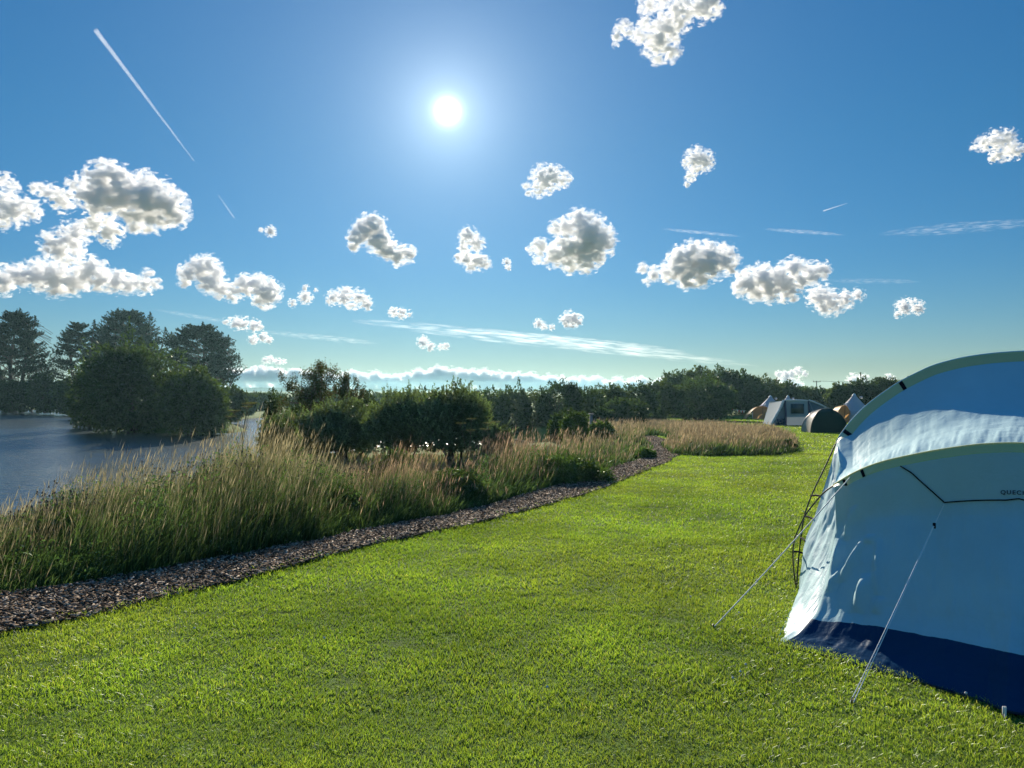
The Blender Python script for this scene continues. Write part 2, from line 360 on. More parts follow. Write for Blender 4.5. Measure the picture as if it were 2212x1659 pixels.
def tall_patch(P, H, straw, parts, wscale=1.0, heads=0.55):
    n = len(P); x, y = P[:, 0], P[:, 1]; z = ground_np(x, y)
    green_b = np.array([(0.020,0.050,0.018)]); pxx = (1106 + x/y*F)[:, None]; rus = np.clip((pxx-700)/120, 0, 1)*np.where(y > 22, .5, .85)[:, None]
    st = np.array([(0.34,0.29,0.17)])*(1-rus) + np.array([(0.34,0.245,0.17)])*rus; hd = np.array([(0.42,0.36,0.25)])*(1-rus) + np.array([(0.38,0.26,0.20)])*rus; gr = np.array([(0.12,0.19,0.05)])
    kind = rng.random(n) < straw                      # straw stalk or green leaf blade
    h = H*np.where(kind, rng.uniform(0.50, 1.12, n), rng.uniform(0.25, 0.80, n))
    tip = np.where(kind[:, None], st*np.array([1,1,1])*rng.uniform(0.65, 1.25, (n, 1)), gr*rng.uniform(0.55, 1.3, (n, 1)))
    base = np.where(kind[:, None], green_b*1.4 + 0.10*st, green_b)  # green base is real; its darkness paints in shade low in the grass
    wd = np.where(kind, 0.0015, 0.0055)*wscale*(1+np.maximum(y-8, 0)*0.10)
    az = rng.normal(0.35, 0.9, n)
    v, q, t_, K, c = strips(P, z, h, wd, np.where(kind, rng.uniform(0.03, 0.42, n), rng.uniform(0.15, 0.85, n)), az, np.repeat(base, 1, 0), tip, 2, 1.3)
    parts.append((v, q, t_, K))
    k = kind & (rng.random(n) < heads); m = k.sum()
    up = np.stack([np.cos(az[k])*0.35, np.sin(az[k])*0.35, np.ones(m)], 1); up /= np.linalg.norm(up, axis=1)[:, None]
    parts.append(seed_heads(c[k], up, rng.uniform(0.07, 0.15, m)*(1+y[k]*0.02), np.minimum(wd[k]*rng.uniform(1.4, 2.6, m), 0.012), hd[k]*rng.uniform(0.6, 1.25, (m, 1))))
def bank_grass():
    parts = []
    for (y0, y1, dens, ws) in [(3.4,5,700,1.0),(5,9,1000,1.0),(9,13,900,1.1),(13,18,450,1.4),(18,28,120,1.8),(28,48,32,2.2),(48,70,10,3.0)]:
        lw = 1.25 if y1 < 14 else .8; A = (y1-y0)*1.5*0.5*(y0+y1)*(lw+.45)/1.25; n = int(A*dens)
        y = rng.uniform(y0, y1, n); x = y*rng.uniform(-lw, 0.45, n)
        s = side_of_path(x, y); ip = sdist(x, y, PATH); sp = sdist(x, y, POND)
        lim = np.where(y > 30, x < 9.5, True) & ~((y > 23) & (x < 0.066*y))
        k = (s < 0) & (ip < 0.0) & (sp < 0.9) & lim & (sdist(x, y, MEADOW) < 0)
        x, y, ip = x[k], y[k], ip[k]
        tuft = fbm(x, y, 2.6, 5); t2 = fbm(x, y, 7, 6)
        ramp_ = np.clip((-ip+0.1*t2)/1.0, 0, 1)
        H = bank_height(x, y)*(0.30+0.70*ramp_**0.8)*(1+0.30*tuft+0.20*t2)
        k = rng.random(len(x)) < np.clip(0.75+0.35*t2, 0.3, 1); x, y, H, ramp_, tuft = x[k], y[k], H[k], ramp_[k], tuft[k]
        straw = np.clip(0.03 + 0.30*ramp_ + 0.32*tuft, 0.02, 0.70)
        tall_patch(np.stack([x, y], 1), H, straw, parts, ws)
    # broad-leaved herbs mixed through the grass in drifts
    n = 260000; y = rng.uniform(6.3, 17, n); x = y*rng.uniform(-0.80, 0.1, n); ip = sdist(x, y, PATH)
    dr = fbm(x, y, 1.7, 12)+0.5*fbm(x, y, 5, 13); k = (ip < -0.05) & (side_of_path(x, y) < 0) & (sdist(x, y, POND) < 0.6) & (dr > -0.05 + 0.3*rng.random(n))
    x, y, ip, dr = x[k], y[k], ip[k], dr[k]; n = len(x); H = bank_height(x, y)*np.clip(-ip/0.8, 0.25, 1)*(0.72+0.40*fbm(x, y, 4, 14)); f = rng.random(n)**0.7
    P = np.stack([x, y, ground_np(x, y)+H*f], 1); a = rng.normal(size=(n, 3)); a /= np.linalg.norm(a, axis=1)[:, None]; b_ = np.cross(a, rng.normal(size=(n, 3))); b_ /= np.linalg.norm(b_, axis=1)[:, None]
    sz = (0.016*rng.uniform(.6, 1.6, n)*(1+np.maximum(y-9, 0)*.05))[:, None]; V4 = np.stack([P-a*sz, P+b_*sz*.42, P+a*sz, P-b_*sz*.42], 1).reshape(-1, 3)
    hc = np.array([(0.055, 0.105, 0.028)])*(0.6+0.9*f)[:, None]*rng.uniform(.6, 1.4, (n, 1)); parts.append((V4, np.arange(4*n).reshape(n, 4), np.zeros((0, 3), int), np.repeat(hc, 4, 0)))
    v, f, K = join(parts); o = mesh_np('bank_grass', v, f, M_TALL); col_attr(o, K)
    tag(o, 'tall seeding grass and green blades between the path and the pond', 'tall grass', kind='stuff')
bank_grass()
def meadow_grass():
    parts = []; P = scatter_in(MEADOW, 60000)
    d = P[:, 1]; k = rng.random(len(P)) < np.clip(24/d, 0, 1)**1.6; P = P[k]; x, y = P[:, 0], P[:, 1]
    e = np.clip(sdist(x, y, MEADOW)/1.0, 0, 1); H = (0.26+0.34*e)*np.interp(y, [30, 42, 60], [1, .72, .6])*(1+0.34*fbm(x, y, 1.6, 3)+.2*fbm(x, y, 4.5, 6))
    tall_patch(P, H, np.clip(0.18+0.40*e+0.45*fbm(x, y, .9, 9), .03, .9), parts, 1.7, 0.6)
    # a strip of the same grass left of the path where it bends away
    n = 9000; y = rng.uniform(30, 72, n); x = rng.uniform(3.5, 9.5, n); s = (sdist(x, y, PATH) < -0.3) & (sdist(x, y, MEADOW) < 0)
    P = np.stack([x, y], 1)[s]; tall_patch(P, 0.62*(1+0.2*fbm(P[:, 0], P[:, 1], 1.3, 3)), np.full(len(P), 0.6), parts, 2.6, 0.7)
    v, f, K = join(parts); o = mesh_np('meadow_grass', v, f, M_TALL); col_attr(o, K)
    tag(o, 'island of unmown brown seeding grass beyond the path', 'tall grass', kind='stuff')
meadow_grass()
# ------------------------------------------------------------------ shape helpers for built things
def tube(P, r, n=8, cap=True):
    """a round bar through the points P; r is one radius or one per point"""
    P = np.array([tuple(p) for p in P], float); m = len(P); r = np.full(m, r) if np.isscalar(r) else np.array(r, float)
    T = np.gradient(P, axis=0); T /= np.linalg.norm(T, axis=1)[:, None] + 1e-12
    ref = np.array([0, 0, 1.0]) if abs(T[0, 2]) < 0.9 else np.array([1.0, 0, 0])
    a = np.cross(T[0], ref); a /= np.linalg.norm(a); V = []
    for i in range(m):
        a = a - T[i]*(a@T[i]); a /= np.linalg.norm(a); b = np.cross(T[i], a)
        for k in range(n):
            q = 2*pi*k/n; V.append(P[i] + r[i]*(cos(q)*a + sin(q)*b))
    Fq = [(i*n+k, i*n+(k+1) % n, (i+1)*n+(k+1) % n, (i+1)*n+k) for i in range(m-1) for k in range(n)]
    return np.array(V), np.array(Fq)
def merge(list_vf):
    V, Fq, off = [], [], 0
    for v, f in list_vf: V.append(v); Fq.append(np.asarray(f)+off); off += len(v)
    return np.concatenate(V), np.concatenate(Fq)
def box(c, sz, R=None):
    v = np.array([(x, y, z) for x in (-.5, .5) for y in (-.5, .5) for z in (-.5, .5)])*np.array(sz)
    if R is not None: v = v @ np.array(R).T
    f = np.array([(0,1,3,2),(4,6,7,5),(0,4,5,1),(2,3,7,6),(0,2,6,4),(1,5,7,3)])
    return v + np.array(tuple(c)), f
def make(name, vf, mat, parent=None, smooth=True):
    o = mesh_np(name, vf[0], vf[1], mat, parent, smooth); 
    if parent is not None: o.matrix_parent_inverse = Matrix.Translation(-parent.location)
    return o
def plain(name, col, rough=0.6, spec=0.4, bump=0, bscale=40, metal=0.0, var=0.12):
    t = NT(name); pos = t.n('ShaderNodeTexCoord').outputs['Object']
    c = t.ramp(t.noise(5, 4, 0.6, pos), [(0.3, tuple(v*(1-var) for v in col)), (0.7, tuple(v*(1+var) for v in col))])
    ins = {'Base Color': c, 'Roughness': rough, 'Specular IOR Level': spec, 'Metallic': metal}
    if bump: ins['Normal'] = t.n('ShaderNodeBump', {'Strength': bump, 'Distance': 0.01, 'Height': t.noise(bscale, 3, 0.6, pos)}).outputs[0]
    return t.surf(t.n('ShaderNodeBsdfPrincipled', ins).outputs[0])
def fabric(name, col, trans=0.2, tint=(1, 1, 1), gloss=0.12, rough=0.45, bump=0.25, bscale=7.0, weave=True):
    t = NT(name); pos = t.n('ShaderNodeNewGeometry').outputs['Position']
    v = t.noise(1.7, 4, 0.6, pos)
    c = t.ramp(v, [(0.3, tuple(k*0.93 for k in col)), (0.7, tuple(k*1.05 for k in col))])
    h = t.noise(bscale, 4, 0.62, pos, 0.6)
    if weave:
        h = t.math('ADD', h, t.math('MULTIPLY', t.noise(220, 1, 0.5, pos), 0.05))
    b = t.n('ShaderNodeBump', {'Strength': bump, 'Distance': 0.03, 'Height': h}).outputs[0]
    d = t.n('ShaderNodeBsdfDiffuse', {'Color': c, 'Normal': b}).outputs[0]
    tl = t.n('ShaderNodeBsdfTranslucent', {'Color': tuple(a*b_ for a, b_ in zip(col, tint)) + (1,), 'Normal': b}).outputs[0]
    m1 = t.n('ShaderNodeMixShader', {0: trans, 1: d, 2: tl}).outputs[0]
    gl = t.n('ShaderNodeBsdfGlossy', {'Color': (1, 1, 1, 1), 'Roughness': rough, 'Normal': b}).outputs[0]
    fr = t.n('ShaderNodeFresnel', {'IOR': 1.4, 'Normal': b}).outputs[0]
    return t.surf(t.n('ShaderNodeMixShader', {0: t.math('MULTIPLY', fr, gloss*3), 1: m1, 2: gl}).outputs[0])
M_TENT = fabric('pale_blue_grey_polyester', (0.48, 0.66, 0.69), 0.20, (0.6, 0.95, 1.2), 0.012)
M_NAVY = fabric('navy_polyester', (0.008, 0.045, 0.105), 0.08, (0.6, 0.9, 1.3), 0.03)
M_LIME = fabric('lime_trim', (0.84, 0.86, 0.46), 0.45, (1, 1, 0.6), 0.04)
M_BLACK = plain('black_webbing', (0.012, 0.012, 0.016), 0.9, 0.05)
M_POLE = plain('black_fibreglass', (0.02, 0.018, 0.018), 0.35, 0.5)
M_CORD = plain('white_cord', (0.75, 0.73, 0.68), 0.7)
M_TEXT = plain('dark_print', (0.01, 0.02, 0.06), 0.6)

# ------------------------------------------------------------------ the big family tent
TR = np.array([2.558, 3.94]); TA = np.array([0.57, 0.82]); TA /= np.linalg.norm(TA); TP = np.array([-TA[1], TA[0]])
TRA = float(TR@TA)
def tw(t_, h, s):               # tent coordinates (sideways, up, along) to the world
    t_, h, s = np.broadcast_arrays(np.asarray(t_, float), np.asarray(h, float), np.asarray(s, float))
    x = TR[0] + TA[0]*s + TP[0]*t_; y = TR[1] + TA[1]*s + TP[1]*t_
    return np.stack([x, y, -0.0182*y + h], -1)
def tpx(px, py, s):             # the tent coordinates of a picture point known to lie at s
    u_ = (px-1106)/F; d = (s+TRA)/(u_*TA[0]+TA[1]); x = u_*d
    return np.array([(np.array([x, d])-TR)@TP, EYE-(py-HZ)/F*d + 0.0182*d, s])
def arch_pts(obs, sf, sa, ha):
    P = []
    for px, py in obs:
        s = (sf+sa)/2
        for _ in range(30):
            q = tpx(px, py, s); s = sf + (sa-sf)*np.clip(q[1]/ha, 0, 1)**1.15
        P.append(tpx(px, py, s))
    return np.array(P)
def smooth_curve(P, n, it=2):
    P = np.array(P, float)
    s = np.concatenate([[0], np.cumsum(np.linalg.norm(np.diff(P, axis=0), axis=1))]); s /= s[-1]
    q = np.stack([np.interp(np.linspace(0, 1, n), s, P[:, k]) for k in range(3)], 1)
    w_ = max(1, n//(len(P)*2))
    for _ in range(it):
        for _ in range(w_): q[1:-1] = (q[:-2]+q[1:-1]*2+q[2:])/4
    return q
A_LOW = [(1720,1268),(1722,1230),(1726,1185),(1735,1116),(1753,1067),(1782,1008),(1806,956)]
A_HIGH = [(1813,943),(1837,911),(1869,878),(1901,854),(1943,825),(2014,790),(2079,773),(2143,764)]
B_LOW = [(1718,1270),(1713,1225),(1711,1190),(1716,1160),(1738,1112),(1779,1062),(1804,1046)]
B_HIGH = [(1840,1024),(1875,1008),(1917,995),(2014,975),(2111,961)]
SF, SA, SB = 2.3, 3.2, 1.1
HA = tpx(2200, 759.5, SA)[1]; HB = tpx(2200, 957.5, SB)[1]
aL = arch_pts(A_LOW+A_HIGH, SF, SA, HA); bL = arch_pts(B_LOW+B_HIGH, SF, SB, HB)
def full(Lp, h, s):             # mirror the left half over the apex
    apex = np.array([[0.0, h, s]]); Rp = Lp[::-1]*np.array([-1, 1, 1]); return np.concatenate([Lp, apex, Rp])
POLE_A = smooth_curve(full(aL, HA, SA), 161); POLE_B = smooth_curve(full(bL, HB, SB), 161)
POLE_A[[0, -1], 1] = -0.02; POLE_B[[0, -1], 1] = -0.02
iA = int(np.argmin(np.abs(POLE_A[:80]-arch_pts([(1809,952)], SF, SA, HA)[0]).sum(1))); iB = int(np.argmin(np.abs(POLE_B[:80]-arch_pts([(1804,1046)], SF, SB, HB)[0]).sum(1)))
ARC_A = POLE_A[iA:161-iA]; ARC_B = POLE_B[iB:161-iB]      # the sleeved spans
EA, EB = ARC_A[0], ARC_B[0]
def rs(P, n):
    P = np.array(P, float); s = np.concatenate([[0], np.cumsum(np.linalg.norm(np.diff(P, axis=0), axis=1))]); s /= s[-1]
    return np.stack([np.interp(np.linspace(0, 1, n), s, P[:, k]) for k in range(P.shape[1])], 1)
def coons(bot, top, lef, rig):
    n, m = len(bot), len(lef); u_ = np.linspace(0, 1, n)[:, None, None]; v_ = np.linspace(0, 1, m)[None, :, None]
    return (bot[:, None]*(1-v_) + top[:, None]*v_ + lef[None]*(1-u_) + rig[None]*u_
            - (bot[0]*(1-u_)*(1-v_) + bot[-1]*u_*(1-v_) + top[0]*(1-u_)*v_ + top[-1]*u_*v_))
def grid_mesh(Pw):
    n, m = Pw.shape[:2]; idx = np.arange(n*m).reshape(n, m)
    return Pw.reshape(-1, 3), np.stack([idx[:-1, :-1], idx[1:, :-1], idx[1:, 1:], idx[:-1, 1:]], -1).reshape(-1, 4)
def grid_normals(Pw):
    a = np.gradient(Pw, axis=0); b = np.gradient(Pw, axis=1); n = np.cross(a, b); return n/(np.linalg.norm(n, axis=-1)[..., None]+1e-12)
MIR = np.array([-1, 1, 1])
def ribbon(arc, wid, sback, r):
    c = arc.mean(0); n = len(arc); T_ = np.gradient(arc, axis=0); T_ /= np.linalg.norm(T_, axis=1)[:, None]
    inn = np.stack([T_[:, 1], -T_[:, 0], np.zeros(n)], 1); inn /= np.linalg.norm(inn, axis=1)[:, None]
    if inn[n//2, 1] > 0: inn = -inn
    e = np.clip(np.minimum(np.arange(n), np.arange(n)[::-1])/(n*0.04), 0.25, 1)[:, None]
    lay = [arc + inn*wid*e*f + np.array([0, 0, sback*f]) - np.array([0, 0, 0.012]) for f in (0, .35, .7, 1)]
    return np.stack(lay, 1)
tA = ribbon(rs(ARC_A, 200), 0.085, -0.05, 0.01); tB = ribbon(rs(ARC_B, 200), 0.052, -0.035, 0.01)
tent = empty('family_tent', (4.3, 6.4, ground_z(4.3, 6.4)))
tag(tent, 'large blue-grey family tent with lime trims and navy skirt, cut by the picture edge', 'tent')
# ground edge and folds of the end facing the camera
foldL = np.array([tpx(*q) for q in [(1674,1396,.50),(1724,1369,.72),(1766,1318,.95),(1785,1252,1.15),(1799,1181,1.34),(1805,1133,1.46)]] + [list(EB)])
foldL = rs(foldL, 200); 
for _ in range(60): foldL[1:-1] = (foldL[:-2]+2*foldL[1:-1]+foldL[2:])/4
def gtp(px, py, lift=0.0):
    x, y = gp(px, py); v = np.array([x, y])-TR; return [v@TP, lift, v@TA]
botL = [[foldL[0][0], 0.012, foldL[0][2]]] + [gtp(*q, 0.015) for q in [(1788,1421),(1876,1447),(1982,1474),(2063,1500),(2127,1520)]] + [[0.03, 0.03, 0.0]]
botL = np.array(botL); bot = np.concatenate([botL, botL[::-1]*MIR])
NU, NV = 360, 150
BOT = rs(bot, NU); TOP = rs(tB[:, 3], NU); LE = foldL.copy(); LE[0] = BOT[0]; LE = rs(LE, NV); RI = LE*MIR; RI = RI.copy()
TOP[0] = EB; TOP[-1] = EB*MIR
E = coons(BOT, TOP, LE, RI)
# slack cloth: soft creases that run from the sleeve down towards the corner peg
uu = np.linspace(0, 1, NU)[:, None]; vv = np.linspace(0, 1, NV)[None, :]
def crease(c0, c1, wdt, amp, v0=0.0, v1=1.0):
    c = c1 + (c0-c1)*vv**1.0; e = np.clip((vv-v0)/(0.12), 0, 1)*np.clip((v1-vv)/0.12, 0, 1)
    x = (uu-c)/wdt; return amp*e*x*np.exp(-0.5*x*x)*1.65
W = np.zeros((NU, NV))
E0w = tw(E[..., 0], E[..., 1], E[..., 2])
def ng0(px, py):
    X_ = 1106 + E0w[..., 0]/E0w[..., 1]*F; Y_ = HZ - (E0w[..., 2]-EYE)/E0w[..., 1]*F
    i = np.unravel_index(np.argmin((X_-px)**2+(Y_-py)**2), X_.shape); return i[0]/(NU-1), i[1]/(NV-1)
for (x0, y0, x1, y1, wd, am) in [(612,655,583,795,.011,.018),(668,780,566,960,.010,.020),(722,795,712,1015,.007,.014),(690,930,618,1075,.012,.018),(660,930,640,1075,.008,.010),
        (577,890,505,990,.008,.016),(552,780,495,1000,.010,.020),(725,1015,700,1078,.008,.012),(686,775,682,810,.007,.010),(800,700,770,1050,.03,.007),(900,760,930,1080,.03,.006),(1000,700,1040,1080,.04,.006),(1150,700,1180,1080,.04,.006)]:
    ua, va = ng0((2602+x0*.9825)*.576, (1250+y0*.9825)*.576); ub, vb = ng0((2602+x1*.9825)*.576, (1250+y1*.9825)*.576)
    f_ = np.clip((vv-vb)/(va-vb+1e-6), -0.3, 1.3); c = ub + (ua-ub)*f_; e = np.sin(np.pi*np.clip(f_, 0, 1))**0.7
    wd *= 1.15; x = (uu-c)/wd; W += 2.3*am*e*np.exp(-0.5*x*x)
W += 0.045*np.exp(-0.5*((uu-0.15)/0.07)**2)*np.sin(np.pi*np.clip((vv-.22)/.78, 0, 1))**0.8
W += 0.004*np.sin(uu*160+4*vv)*np.exp(-((vv-.34)/.06)**2)*np.clip(1-uu*2, 0, 1)
fz = np.array([[mnoise.fractal(Vector((i*0.05, j*0.022, 1.0)), 1.0, 2.0, 4) for j in range(NV)] for i in range(NU)])
W += 0.013*fz*np.sin(np.pi*vv)**0.5
sk = np.exp(-((vv-0.13)/0.11)**2)
fz2 = np.array([[mnoise.fractal(Vector((i*0.045+5, j*0.16, 4.0)), 1.0, 2.0, 4) for j in range(NV)] for i in range(NU)])
W += 0.006*fz2*sk
Ew = tw(E[..., 0], E[..., 1], E[..., 2]); En = grid_normals(Ew)
if En[NU//2, NV//2, 1] > 0: En = -En
fade = (np.clip(vv/0.05, 0, 1)*np.clip((1-vv)/0.04, 0, 1)*np.clip(uu/0.02, 0, 1)*np.clip((1-uu)/0.02, 0, 1))
Ew = Ew + En*(W*fade)[..., None]
vs_ = 0.285; js = int(round(vs_*(NV-1)))
make('end_wall', grid_mesh(Ew[:, js:]), M_TENT, tent)
sk_o = make('skirt', grid_mesh(Ew[:, :js+1]), M_NAVY, tent); sk_o['label'] = 'navy blue lower skirt'
# roof between the two poles: a taut saddle
NR = 90
side = rs(np.array([EB, (EB+EA)/2 + np.array([-0.03, -0.03, 0.02]), EA]), NR)
RB = rs(ARC_B, NU); RA_ = rs(tA[:, 3], NU); RA_[0] = EA; RA_[-1] = EA*MIR
Rf = coons(RB, RA_, side, side*MIR)
r1 = np.linspace(0, 1, NR)[None, :]
Rf[..., 1] -= 0.17*np.sin(np.pi*r1**1.5)*np.sin(np.pi*uu)**0.33
Rw = tw(Rf[..., 0], Rf[..., 1], Rf[..., 2]); Rn = grid_normals(Rw)
if Rn[NU//2, NR//2, 2] < 0: Rn = -Rn
rz_ = np.array([[mnoise.fractal(Vector((i*0.10, j*0.018, 7.0)), 1.0, 2.0, 4) for j in range(NR)] for i in range(NU)])
rz2 = np.array([[mnoise.fractal(Vector((i*0.03, j*0.05, 2.0)), 1.0, 2.0, 3) for j in range(NR)] for i in range(NU)])
Wr = (0.015*rz_*np.exp(-r1/0.40) + 0.010*rz2*np.sin(np.pi*r1))*np.clip(r1/0.05, 0, 1)*np.clip((1-r1)/0.05, 0, 1)
Rw = Rw + Rn*Wr[..., None]
make('roof', grid_mesh(Rw), M_TENT, tent)
# side panels
def side_panel(sg):
    NS = 80
    Fp = np.array([tpx(1733,1262,2.3)[0], 0.0, 2.3])
    bt = rs(np.array([BOT[0]] + [gtp(1704,1322), gtp(1722,1288)] + [Fp]), NS)
    sil = np.array([Fp] + [tpx(*q) for q in [(1731,1246,2.28),(1733,1188,2.25),(1742,1155,2.28),(1756,1124,2.33),(1772,1075,2.4),(1790,1020,2.5)]] + [list(EA)])
    sil = smooth_curve(sil, NV)
    sil[0] = Fp; sil[-1] = EA
    top_ = rs(side, NS); le = LE.copy()
    G = coons(bt, top_, le, sil)
    us = np.linspace(0, 1, NS)[:, None]
    G[..., 0] -= 0.05*np.sin(np.pi*us)*np.sin(np.pi*vv)
    G = G*np.array([sg, 1, 1]); w_ = tw(G[..., 0], G[..., 1], G[..., 2]); n_ = grid_normals(w_)
    z_ = np.array([[mnoise.fractal(Vector((i*0.11, j*0.016, 12.0)), 1.0, 2.0, 4) for j in range(NV)] for i in range(NS)])
    w_ = w_ + n_*(0.022*z_*np.clip(us/0.06, 0, 1)*np.clip((1-us)/0.06, 0, 1)*np.clip(vv/0.04, 0, 1)*np.clip((1-vv)/0.05, 0, 1))[..., None]
    return w_, sil*np.array([sg, 1, 1])
for sg in (1, -1):
    w_, sil = side_panel(sg); js2 = int(0.30*(NV-1)) if False else None
    make('side_panel', grid_mesh(w_), M_TENT, tent)
    if sg == 1: SIL = sil
# the rear half of the tent, behind the tall pole
FULL_A = np.concatenate([SIL, rs(ARC_A, 120)[1:-1], (SIL*MIR)[::-1]])
secs = []
for ds, kh, kw in [(0,1,1),(.7,.985,1.0),(1.5,.95,.98),(2.3,.86,.94),(2.9,.66,.86),(3.3,.38,.78),(3.5,.02,.70)]:
    q = rs(FULL_A, 140).copy(); lowp = np.clip(1-q[:, 1]/0.8, 0, 1); q[:, 0] *= kw; q[:, 1] *= kh; q[:, 2] += ds + (q[:, 2]*0); secs.append(q)
Bk = np.stack(secs, 1); k_ = np.linspace(0, 1, 60); src = np.linspace(0, 1, len(secs))
Bk = np.stack([[np.interp(k_, src, Bk[i, :, c]) for c in range(3)] for i in range(Bk.shape[0])]).transpose(0, 2, 1)
make('rear_body', grid_mesh(tw(Bk[..., 0], Bk[..., 1], Bk[..., 2])), M_NAVY, tent)
# lime trims and sleeve tubes, poles
for tr_, arc, nm in ((tA, ARC_A, 'lime trim of the tall arch'), (tB, ARC_B, 'lime trim of the low arch')):
    o = make('trim', grid_mesh(tw(tr_[..., 0], tr_[..., 1], tr_[..., 2])), M_LIME, tent); o['label'] = nm
    q = rs(arc, 160); make('sleeve', tube(tw(q[:, 0], q[:, 1], q[:, 2]), 0.011, 8), M_LIME if arc is ARC_B else M_TENT, tent)
for P_ in (POLE_A, POLE_B):
    make('pole', tube(tw(P_[:, 0], P_[:, 1], P_[:, 2]), 0.0065, 8), M_POLE, tent)
# black straps over the trims and clips that tie the bare pole ends to the wall
def nearest_grid(Pw, px, py):
    X_ = 1106 + Pw[..., 0]/Pw[..., 1]*F; Y_ = HZ - (Pw[..., 2]-EYE)/Pw[..., 1]*F
    i = np.unravel_index(np.argmin((X_-px)**2+(Y_-py)**2), X_.shape); return i
def strap(tr_, px, py):
    w_ = tw(tr_[..., 0], tr_[..., 1], tr_[..., 2]); i = nearest_grid(w_[:, :2], px, py)[0]
    i = min(max(i, 2), len(w_)-4); pr_ = w_[i-1:i+2].copy(); n_ = None
    toc = np.array([0, 0, EYE]) - pr_; toc /= np.linalg.norm(toc, axis=-1)[..., None]
    return grid_mesh(pr_ + toc*0.006)
for tr_, px, py in ((tA, 1945, 826), (tA, 1825, 930), (tB, 1862, 1015), (tB, 1822, 1035)):
    make('strap', strap(tr_, px, py), M_BLACK, tent, False)
SILw = tw(SIL[:, 0], SIL[:, 1], SIL[:, 2])
for py, src_ in ((1068, POLE_A), (1117, POLE_A), (1165, POLE_A), (1190, POLE_B)):
    Pw_ = tw(src_[:, 0], src_[:, 1], src_[:, 2])[:80]; Y_ = HZ-(Pw_[:, 2]-EYE)/Pw_[:, 1]*F; i = int(np.argmin(np.abs(Y_-py)))
    Ys = HZ-(SILw[:, 2]-EYE)/SILw[:, 1]*F; j = int(np.argmin(np.abs(Ys-py-4)))
    make('clip', tube([Pw_[i], (Pw_[i]+SILw[j])/2+np.array([0, 0, .006]), SILw[j]], 0.009, 6), M_BLACK, tent)
# black piping of the ventilation flap
def on_end(px, py, off=0.006):
    i, j = nearest_grid(Ew[:, js:], px, py); p = Ew[i, j+js]; return p + En[i, j+js]*off
pipe = [on_end(*q) for q in [(1945,1001),(1968,1021),(1992,1042),(2016,1064),(2040,1084)]]
pipe2 = [on_end(*q) for q in [(2040,1084),(2070,1083),(2100,1082),(2140,1081),(2175,1079),(2200,1078)]]
mid = tw(np.array([0.0]), np.array([0.0]), np.array([0.0]))[0]
def mirror_w(p):                # mirror a world point over the tent's centre plane
    v = np.array([p[0], p[1]])-TR; t_ = v@TP; s = v@TA; h = p[2]+0.0182*p[1]; return tw(-t_, h, s)
rows = [tube(rs(np.array(pipe), 24), 0.0045, 6), tube(rs(np.array(pipe2 + [mirror_w(p) for p in pipe2[::-1][1:]]), 60), 0.0045, 6), tube(rs(np.array([mirror_w(p) for p in pipe]), 24), 0.0045, 6)]
make('piping', merge(rows), M_BLACK, tent)
# printed name on the flap
i, j = nearest_grid(Ew[:, js:], 2160, 1068); j += js
ex = Ew[i+30, j]-Ew[i, j]; ex /= np.linalg.norm(ex); ez = En[i, j]; ey = np.cross(ez, ex); ey /= np.linalg.norm(ey); ez = np.cross(ex, ey)
if ey[2] < 0: ey = -ey; ez = -ez
fc_ = bpy.data.curves.new('lettering', 'FONT'); fc_.body = 'QUECHUA'; fc_.size = 0.036; fc_.space_character = 1.22; fc_.extrude = 0.0006; fc_.offset = 0.0006
tmpo = bpy.data.objects.new('tmp_text', fc_); C.objects.link(tmpo); dg = bpy.context.evaluated_depsgraph_get()
tme = bpy.data.meshes.new_from_object(tmpo.evaluated_get(dg)); bpy.data.objects.remove(tmpo, do_unlink=True)
tv = np.array([v.co[:] for v in tme.vertices]); wtx = tv[:, 0].max()
# lay the letters on the curved cloth
base_i = i; step = np.linalg.norm(np.diff(Ew[:, j], axis=0), axis=1); cum = np.concatenate([[0], np.cumsum(step[i:])])
Pq = np.stack([np.interp(tv[:, 0], cum[:NU-i], Ew[i:, j, k]) for k in range(3)], 1)
Nq = np.stack([np.interp(tv[:, 0], cum[:NU-i], En[i:, j, k]) for k in range(3)], 1)
Vq = np.gradient(Ew, axis=1)[i:, j]; Vq /= np.linalg.norm(Vq, axis=1)[:, None]
Uq = np.stack([np.interp(tv[:, 0], cum[:NU-i], Vq[:, k]) for k in range(3)], 1)
for v, p in zip(tme.vertices, Pq + Uq*tv[:, 1:2] + Nq*(0.006+tv[:, 2:3])): v.co = p
tme.name = 'lettering'; tme.materials.clear(); tme.materials.append(M_TEXT); lo = bpy.data.objects.new('lettering', tme); C.objects.link(lo)
lo.parent = tent; lo.matrix_parent_inverse = Matrix.Translation(-tent.location)
# guy lines
def wpt(px, py, d): return np.array(pt(px, py, d))
def sagline(a, b, sag, n=14):
    f = np.linspace(0, 1, n)[:, None]; p = a*(1-f)+b*f; p[:, 2] -= (sag*4*f*(1-f))[:, 0]; return p
g1x, g1y = gp(1540, 1359); g2x, g2y = gp(1838, 1518)
qB = arch_pts([(1840,1026)], SF, SB, HB)[0]; st1 = tw(*qB); end1 = np.array([g1x, g1y, ground_z(g1x, g1y)+0.005])
make('guy_line', tube(sagline(st1, end1, 0.012), 0.004, 6), M_CORD, tent)
st2 = np.array(on_end(2040, 1088, 0.01)); end2 = np.array([g2x, g2y, ground_z(g2x, g2y)+0.005])
run = st2*0.87 + end2*0.13
make('guy_line', merge([tube(sagline(st2, run, 0.0), 0.003, 6), tube(sagline(run, end2+np.array([.008, 0, 0]), 0.006), 0.0028, 6), tube(sagline(run+np.array([-.004, 0, 0]), end2+np.array([-.010, 0, 0]), 0.010), 0.0028, 6)]), M_CORD, tent)
